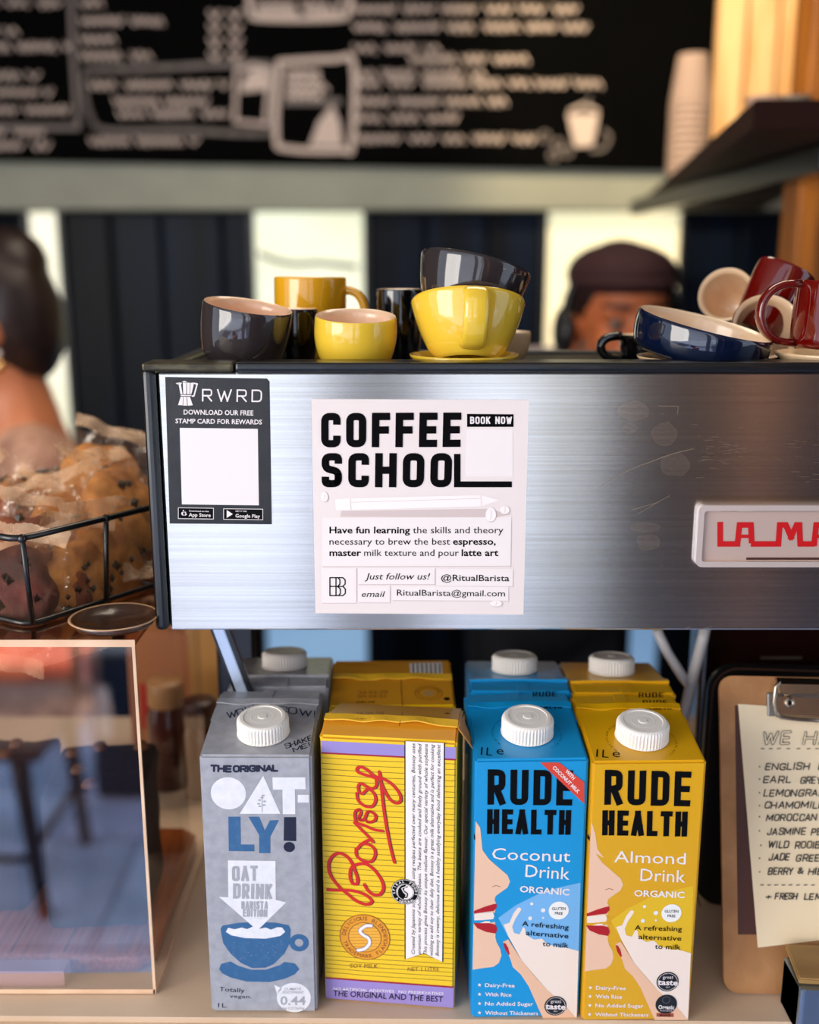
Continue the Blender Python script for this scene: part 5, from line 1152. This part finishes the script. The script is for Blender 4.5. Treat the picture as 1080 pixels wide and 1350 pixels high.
# paper: its own thing, held by the clip
pt4 = [fcb.L(*p) for p in ((973, 928), (1092, 936), (1108, 1236), (999, 1249))]
pap = thing('tea_menu_sheet', 'cream paper sheet with a handwritten tea list held on the clipboard', 'paper', matrix=Mc)
nn_ = 14; V = []; Fc = []
for j in range(nn_ + 1):
    for i in range(nn_ + 1):
        u, w_ = i / nn_, j / nn_; a = pt4[3].lerp(pt4[2], u).lerp(pt4[0].lerp(pt4[1], u), w_); V.append((a.x, a.y, .0021))
for j in range(nn_):
    for i in range(nn_): a = j * (nn_ + 1) + i; Fc.append((a, a + 1, a + nn_ + 2, a + nn_ + 1))
n0 = len(V); V += [(x, y, z - .00025) for x, y, z in V]; Fc += [tuple(n0 + k_ for k_ in f_[::-1]) for f_ in Fc]
mesh('sheet', V, Fc, mat('cream_paper', '#f6dfba', .6, noise_col='#ecd0a4', nscale=12), pap, True)
fp = Face(pap, Mc, (0, 0, .0026), (1, 0, 0), (0, 1, 0)); k = crop(940, 880, .2817); ink = mat('marker_ink', '#15161d', .5); paperc = mat('cream_paper', '#f6dfba', .6)
def hw_(st, x0, y0, x1, y1, h, w=1.35): fp.glyphs('handwriting', st, k(x0, y0)[0], k(x1, y1)[0], h, w, ink, 3, r=.5, gap=.42, cap='round', slant=.22, jit=.05)
fp.glyphs('handwriting', 'WE', k(230, 362)[0], k(350, 358)[0], 17, 1.9, ink, 3, r=.5, gap=.5, cap='round', slant=.2, outline=paperc); fp.glyphs('handwriting', 'HAVE', k(420, 360)[0], k(690, 362)[0], 17, 1.9, ink, 3, r=.5, gap=.5, cap='round', slant=.2, outline=paperc)
for y, lst in ((380, (225, 262, 300, 345, 392, 440, 480, 520)), (1018, (222, 255, 288, 322, 355, 390, 425, 460, 500))):
    for x_ in lst: fp.stroke('handwriting', k(x_, y, x_ + 15, y - 1), 1, ink, 3)
for x0, x1, y, st in ((240, 445, 480, 'ENGLISH'), (490, 770, 478, 'BREAKFAST'), (233, 358, 542, 'EARL'), (405, 500, 544, 'GREY'), (235, 545, 604, 'LEMONGRASS'), (238, 512, 660, 'CHAMOMILE'), (248, 480, 718, 'MOROCCAN'), (500, 620, 718, 'MINT'), (252, 425, 784, 'JASMINE'), (456, 580, 786, 'PEARL'), (256, 348, 846, 'WILD'), (380, 550, 848, 'ROOIBOS'), (260, 350, 904, 'JADE'), (386, 520, 908, 'GREEN'), (254, 368, 970, 'BERRY'), (392, 418, 968, '&'), (442, 640, 970, 'HIBISCUS'), (288, 388, 1086, 'FRESH'), (424, 560, 1088, 'LEMON')): hw_(st, x0, y, x1, y, 9.6 if y < 1000 else 9)
hw_('+', 244, 1086, 268, 1086, 7)
for y in (464, 522, 586, 646, 698, 764, 832, 892, 956): fp.disc('handwriting', *k(218 if y != 832 else 224, y)[0], 1.0, ink, 3, 8)
fp.build()
# black rounded board behind the clipboard
pb2 = at_z(916, 1190, .001); pt2 = at_d(950, 874, .712)
Mb = lean_frame(pb2, Vector((pb2.x + .006, pt2.y, pt2.z))); bb_ = thing('black_board', 'black round cornered board leaning behind the clipboard', 'board', matrix=Mb); hb = (pt2 - pb2).length
fbb = Face(bb_, Mb, (0, 0, .003), (1, 0, 0), (0, 1, 0)); xl = fbb.L(936, 880).x
bmobj('slab', prism_bm(rrect(xl, 0, xl + .2, hb, .02, 8), -.0025, .0025, .0006), mat('satin_black', '#060507', .35), bb_)
P = rrect(xl + .003, -.01, xl + .197, hb - .003, .018, 8); fbb.stroke_l('brown_line', P, .0010, mat('brown_edge', '#4a3024', .4), 1, True); fbb.build()
# steel stand with wooden top at the lower right
sx0 = at_y(1053, 1320, -.010).x
st_ = thing('steel_stand', 'small steel block with a wooden top at the lower right corner', 'stand')
zt_ = .0345
blk = bmobj('steel_block', prism_bm(rrect(sx0, -.012, sx0 + .09, .020, .003), .0006, zt_ - .004, .0006), mat('block_steel', '#8a97a8', .25, .9, aniso=.4), st_)
brush_uv(blk)
P = [at_z(a, b_, zt_) for a, b_ in ((1054, 1290), (1092, 1292), (1100, 1246), (1036, 1244))]
bmobj('wooden_top', prism_bm([(p.x, p.y) for p in P], zt_ - .0039, zt_, .0008), mat('board_wood', '#a5804c', .5, noise_col='#7a5426', nscale=20, stretch=(1, 4, 4)), st_)
P = [at_z(a, b_, .002) for a, b_ in ((1018, 1300), (1052, 1318), (1075, 1290), (1030, 1270))]

# ================================================================ PEOPLE BEHIND THE MACHINE
def blob(bm, c, r, rot=None, sub=3):
    M = Matrix.Translation(c) @ (rot.to_4x4() if rot else Matrix.Identity(4)) @ Matrix.Diagonal((*r, 1))
    bmesh.ops.create_icosphere(bm, subdivisions=sub, radius=1, matrix=M)
def limb(bm, a, b, ra, rb, n=10):
    a, b = Vector(a), Vector(b); pts = [a.lerp(b, i / 4) for i in range(5)]; rd_ = [ra + (rb - ra) * i / 4 for i in range(5)]
    v, f = tube(pts, rd_, n); vs_ = [bm.verts.new(q) for q in v]
    for q in f: bm.faces.new([vs_[i] for i in q])
    blob(bm, a, (ra,) * 3, sub=2); blob(bm, b, (rb,) * 3, sub=2)
def fuse(name, bm, m, parent, voxel=.008, it=6):
    o = bmobj(name, bm, m, parent, True); r_ = o.modifiers.new('fuse', 'REMESH'); r_.mode = 'VOXEL'; r_.voxel_size = voxel; r_.use_smooth_shade = True
    s_ = o.modifiers.new('smooth', 'SMOOTH'); s_.iterations = it; s_.factor = .6; return o
def person(name, label, head, yaw, nod, lean, skin, shirt, trousers, hair, female=False, hunch=0, turn=0):
    """head centre in world; yaw = facing (0 = towards the camera, -y); lean = how far the trunk bends forward (m)"""
    hz = head.z - GROUND; off = Matrix.Rotation(yaw, 3, 'Z') @ Vector((0, -lean, 0)); root = thing(name, label, 'person', (head.x - off.x, head.y - off.y, GROUND), (0, 0, yaw))
    # local frame: faces -y
    H = Vector((0, -lean, hz)); k = .93 if female else 1.0
    hip = Vector((0, .02, .90 * k + (0 if hz > 1.5 else -.03))); neck = H + Vector((0, .045 + hunch * .07, -.125 + hunch * .095)); chest = hip.lerp(neck, .62) + Vector((0, .02, 0)); waist = hip.lerp(neck, .28)
    Rn = Matrix.Rotation(nod, 3, 'X') @ Matrix.Rotation(turn, 3, 'Z')
    def h(x, y, z): return H + Rn @ Vector((x * k, y * k, z * k))
    b = bmesh.new()
    blob(b, h(0, .012, .028), (.076 * k, .094 * k, .090 * k), Rn); blob(b, h(0, -.018, -.042), (.060 * k, .068 * k, .070 * k), Rn); blob(b, h(0, -.048, -.092), (.026 * k, .024 * k, .020 * k), Rn, 2)
    limb(b, h(0, -.078, .012), h(0, -.100, -.022), .008, .013); blob(b, h(-.014, -.088, -.028), (.009, .009, .007), None, 1); blob(b, h(.014, -.088, -.028), (.009, .009, .007), None, 1)
    limb(b, h(-.045, -.070, .026), h(.045, -.070, .026), .010, .010)
    for s_ in (-1, 1):
        blob(b, h(s_ * .040, -.055, -.02), (.022, .022, .022), Rn, 2); blob(b, h(s_ * .079, .010, -.008), (.008, .018, .030), Rn, 2)
    limb(b, neck + Vector((0, .015, -.03)), h(0, .02, -.05), .058 * k, .052 * k)
    sw = .185 * k; sh_y = chest.lerp(neck, .62)
    blob(b, chest, (.155 * k, .105, .17)); blob(b, waist, (.125 * k, .095, .15)); blob(b, hip, (.155, .11, .12)); limb(b, sh_y + Vector((-sw * .8, 0, 0)), sh_y + Vector((sw * .8, 0, 0)), .06 * k, .06 * k)
    limb(b, sh_y + Vector((0, 0, .01)), neck, .08 * k, .06 * k)
    cl_ = bmesh.new(); blob(cl_, chest, (.163 * k, .113, .178)); blob(cl_, waist, (.134 * k, .104, .17)); blob(cl_, hip + Vector((0, 0, .02)), (.163, .118, .11)); limb(cl_, sh_y + Vector((-sw * .8, 0, 0)), sh_y + Vector((sw * .8, 0, 0)), .068 * k, .068 * k)
    for s_ in (-1, 1):
        S = sh_y + Vector((s_ * sw, 0, -.01)); E = S + Vector((s_ * .06, -.05, -.26 * k)); W = E + Vector((-s_ * .05, -.22 * k, .02)); 
        limb(b, S, E, .048 * k, .038 * k); limb(b, E, W, .038 * k, .025 * k); blob(b, W + Vector((-s_ * .012, -.05, 0)), (.036 * k, .048 * k, .014))
        for i in range(4):
            f0 = W + Vector((s_ * (-.036 + .018 * i) - s_ * .005, -.088, .002)); ln_ = (.036, .042, .040, .030)[i]
            limb(b, f0, f0 + Vector((0, -ln_, -.006)), .0085, .008, 8); limb(b, f0 + Vector((0, -ln_, -.006)), f0 + Vector((0, -ln_ - .018, -.026)), .008, .007, 8)
        t0 = W + Vector((-s_ * .038, -.03, 0)); limb(b, t0, t0 + Vector((-s_ * .028, -.03, -.004)), .011, .009, 8); limb(b, t0 + Vector((-s_ * .028, -.03, -.004)), t0 + Vector((-s_ * .034, -.055, -.012)), .009, .008, 8)
        limb(cl_, S, S.lerp(E, .72), .058 * k, .052 * k)
        Kn = Vector((s_ * .10, -.03, .48 * k)); A_ = Vector((s_ * .11, .02, .08)); Hj = hip + Vector((s_ * .085, 0, -.04))
        limb(b, Hj, Kn, .085, .055); limb(b, Kn, A_, .052, .034); limb(b, A_ + Vector((0, .03, -.045)), A_ + Vector((0, -.13, -.045)), .032, .026)
    fuse('body', b, skin, root, .0065, 5)
    fuse('shirt', cl_, shirt, root, .009, 8)
    tr_ = bmesh.new(); blob(tr_, hip + Vector((0, 0, -.02)), (.172, .128, .13))
    for s_ in (-1, 1):
        Kn = Vector((s_ * .10, -.03, .48 * k)); A_ = Vector((s_ * .11, .02, .11)); Hj = hip + Vector((s_ * .085, 0, -.04)); limb(tr_, Hj, Kn, .098, .07); limb(tr_, Kn, A_, .068, .055)
    fuse('trousers', tr_, trousers, root, .010, 6)
    for s_ in (-1, 1):
        sb = bmesh.new(); limb(sb, (s_ * .11, .06, .040), (s_ * .11, -.11, .036), .038, .034); fuse('shoe', sb, mat('shoe_black', '#0c0c0c', .5), root, .008, 4)
        v, f = lathe([(0, -.011), (.008, -.008), (.0115, 0), (.008, .008), (0, .011)], 14); o = mesh('eye', v, f, mat('eye_white', '#6a5448', .5), root, True); o.location = h(s_ * .032, -.073, .008)
        v, f = lathe([(0, -.006), (.006, 0), (0, .006)], 12); e = mesh('iris', v, f, mat('iris_dark', '#1c0d06', .2), o, True); e.location = (0, -.0075, -.001)
        eb = bmesh.new(); limb(eb, h(s_ * .018, -.085, .034), h(s_ * .050, -.070, .036), .0045, .003, 6); bmobj('eyebrow', eb, hair, root, True)
    lb = bmesh.new(); blob(lb, h(0, -.086, -.058), (.024, .009, .005), Rn, 2); blob(lb, h(0, -.085, -.067), (.021, .009, .006), Rn, 2); bmobj('lips', lb, mat('lips_rose', '#8f3a2a', .4), root, True)
    hb_ = bmesh.new(); blob(hb_, h(0, .026, .040), (.084 * k, .098 * k, .094 * k), Rn)
    # hairline: keep hair off the face
    for s_ in (-1, 1): blob(hb_, h(s_ * .066, .035, .01), (.018, .045, .04), Rn, 2)
    blob(hb_, h(0, .075, -.01), (.062, .035, .06), Rn, 2)
    return root, h, Rn, hb_, H
skinm = mat('skin_warm', '#c06a3c', .5, noise_col='#ae5a30', nscale=12, nmix=.5)
skinw = mat('skin_woman', '#c87a50', .5, noise_col='#b4653e', nscale=12, nmix=.5)
hairm = mat('hair_dark', '#1a0b08', .45, noise_col='#2c130c', nscale=40, stretch=(1, 1, .2))
shirt_g = mat('shirt_grey', '#b0a5a2', .8, noise_col='#978c8a', nscale=10)
shirt_f = mat('shirt_floral', '#dcae92', .8, noise_col='#8a5848', nscale=22, nmix=.85)
denim = mat('trousers_dark', '#14161e', .8)
hd = at_d(820, 428, 1.74)
root, h, Rn, hb_, H = person('person', 'person in a dark red cap and black headphones bending over behind the machine', hd, R(6), R(3), .42, skinm, shirt_g, denim, hairm, hunch=1)
fuse('hair', hb_, hairm, root, .008, 3)
cp = bmesh.new(); blob(cp, h(0, .014, .078), (.089, .104, .052), Rn); fuse('cap', cp, mat('cap_maroon', '#2c060a', .85, noise_col='#2a060a', nscale=30), root, .007, 4)
cb2 = bmesh.new(); blob(cb2, h(0, .004, .070), (.090, .104, .016), Rn); bmobj('cap_band', cb2, mat('cap_band', '#2c070c', .85), root, True)
hp = mat('headphone_black', '#0a0a0c', .4)
pts = [h(.094 * math.cos(R(a)), .012, -.005 + (.128 * math.sin(R(a)))) for a in range(0, 181, 12)]
o = tubeobj('headphone_band', pts, .007, hp, root)
for s_ in (-1, 1):
    e = bmesh.new(); blob(e, h(s_ * .092, .012, -.012), (.018, .034, .042), Rn, 3); bmobj('ear_cup', e, hp, root, True)
hd = at_d(-30, 428, 1.6)
root, h, Rn, hb_, H = person('person', 'person with dark pinned up hair and gold earrings cut off by the left frame edge', hd, R(-62), R(14), .02, skinw, shirt_f, denim, hairm, female=True)
blob(hb_, h(0, .075, .075), (.070, .06, .06), Rn, 2); blob(hb_, h(.045, .055, .01), (.045, .06, .085), Rn, 2); blob(hb_, h(0, .06, .0), (.085, .075, .11), Rn, 2); fuse('hair', hb_, hairm, root, .008, 3)
for s_ in (-1, 1):
    v, fc = lathe([(0, -.009), (.007, -.006), (.009, 0), (.007, .006), (0, .009)], 14); o = mesh('earring', v, fc, mat('gold', '#e8b878', .2, 1), root, True); o.location = h(s_ * .092, .002, -.062)
    v, fc = lathe([(0, -.006), (.005, 0), (0, .006)], 12); e = mesh('pearl', v, fc, mat('pearl', '#f0dcd0', .2), o, True); e.location = (0, 0, .018)

# keep coplanar print joined legally: scattered small marks are one uncountable part
for o in bpy.data.objects:
    if o.type == 'MESH' and o.name.split('.')[0] in ('chalk_writing', 'chalk_drawing', 'chalk_frame', 'scratch', 'smudge', 'ruled_line', 'lettering', 'handwriting', 'ribbon_lettering', 'top_lettering', 'top_print', 'side_print', 'badge_lettering', 'badge_line', 'star', 'face_picture', 'glass_picture', 'cup_picture', 'bean_picture', 'pencil_picture', 'band', 'award_seal', 'round_seal', 'blend_seal', 'card_strip', 'store_button', 'coffee_pot_emblem', 'brand_script', 'monogram', 'arrow_print', 'speech_bubble', 'emblem', 'hand_picture', 'black_board'):
        o['kind'] = 'stuff'
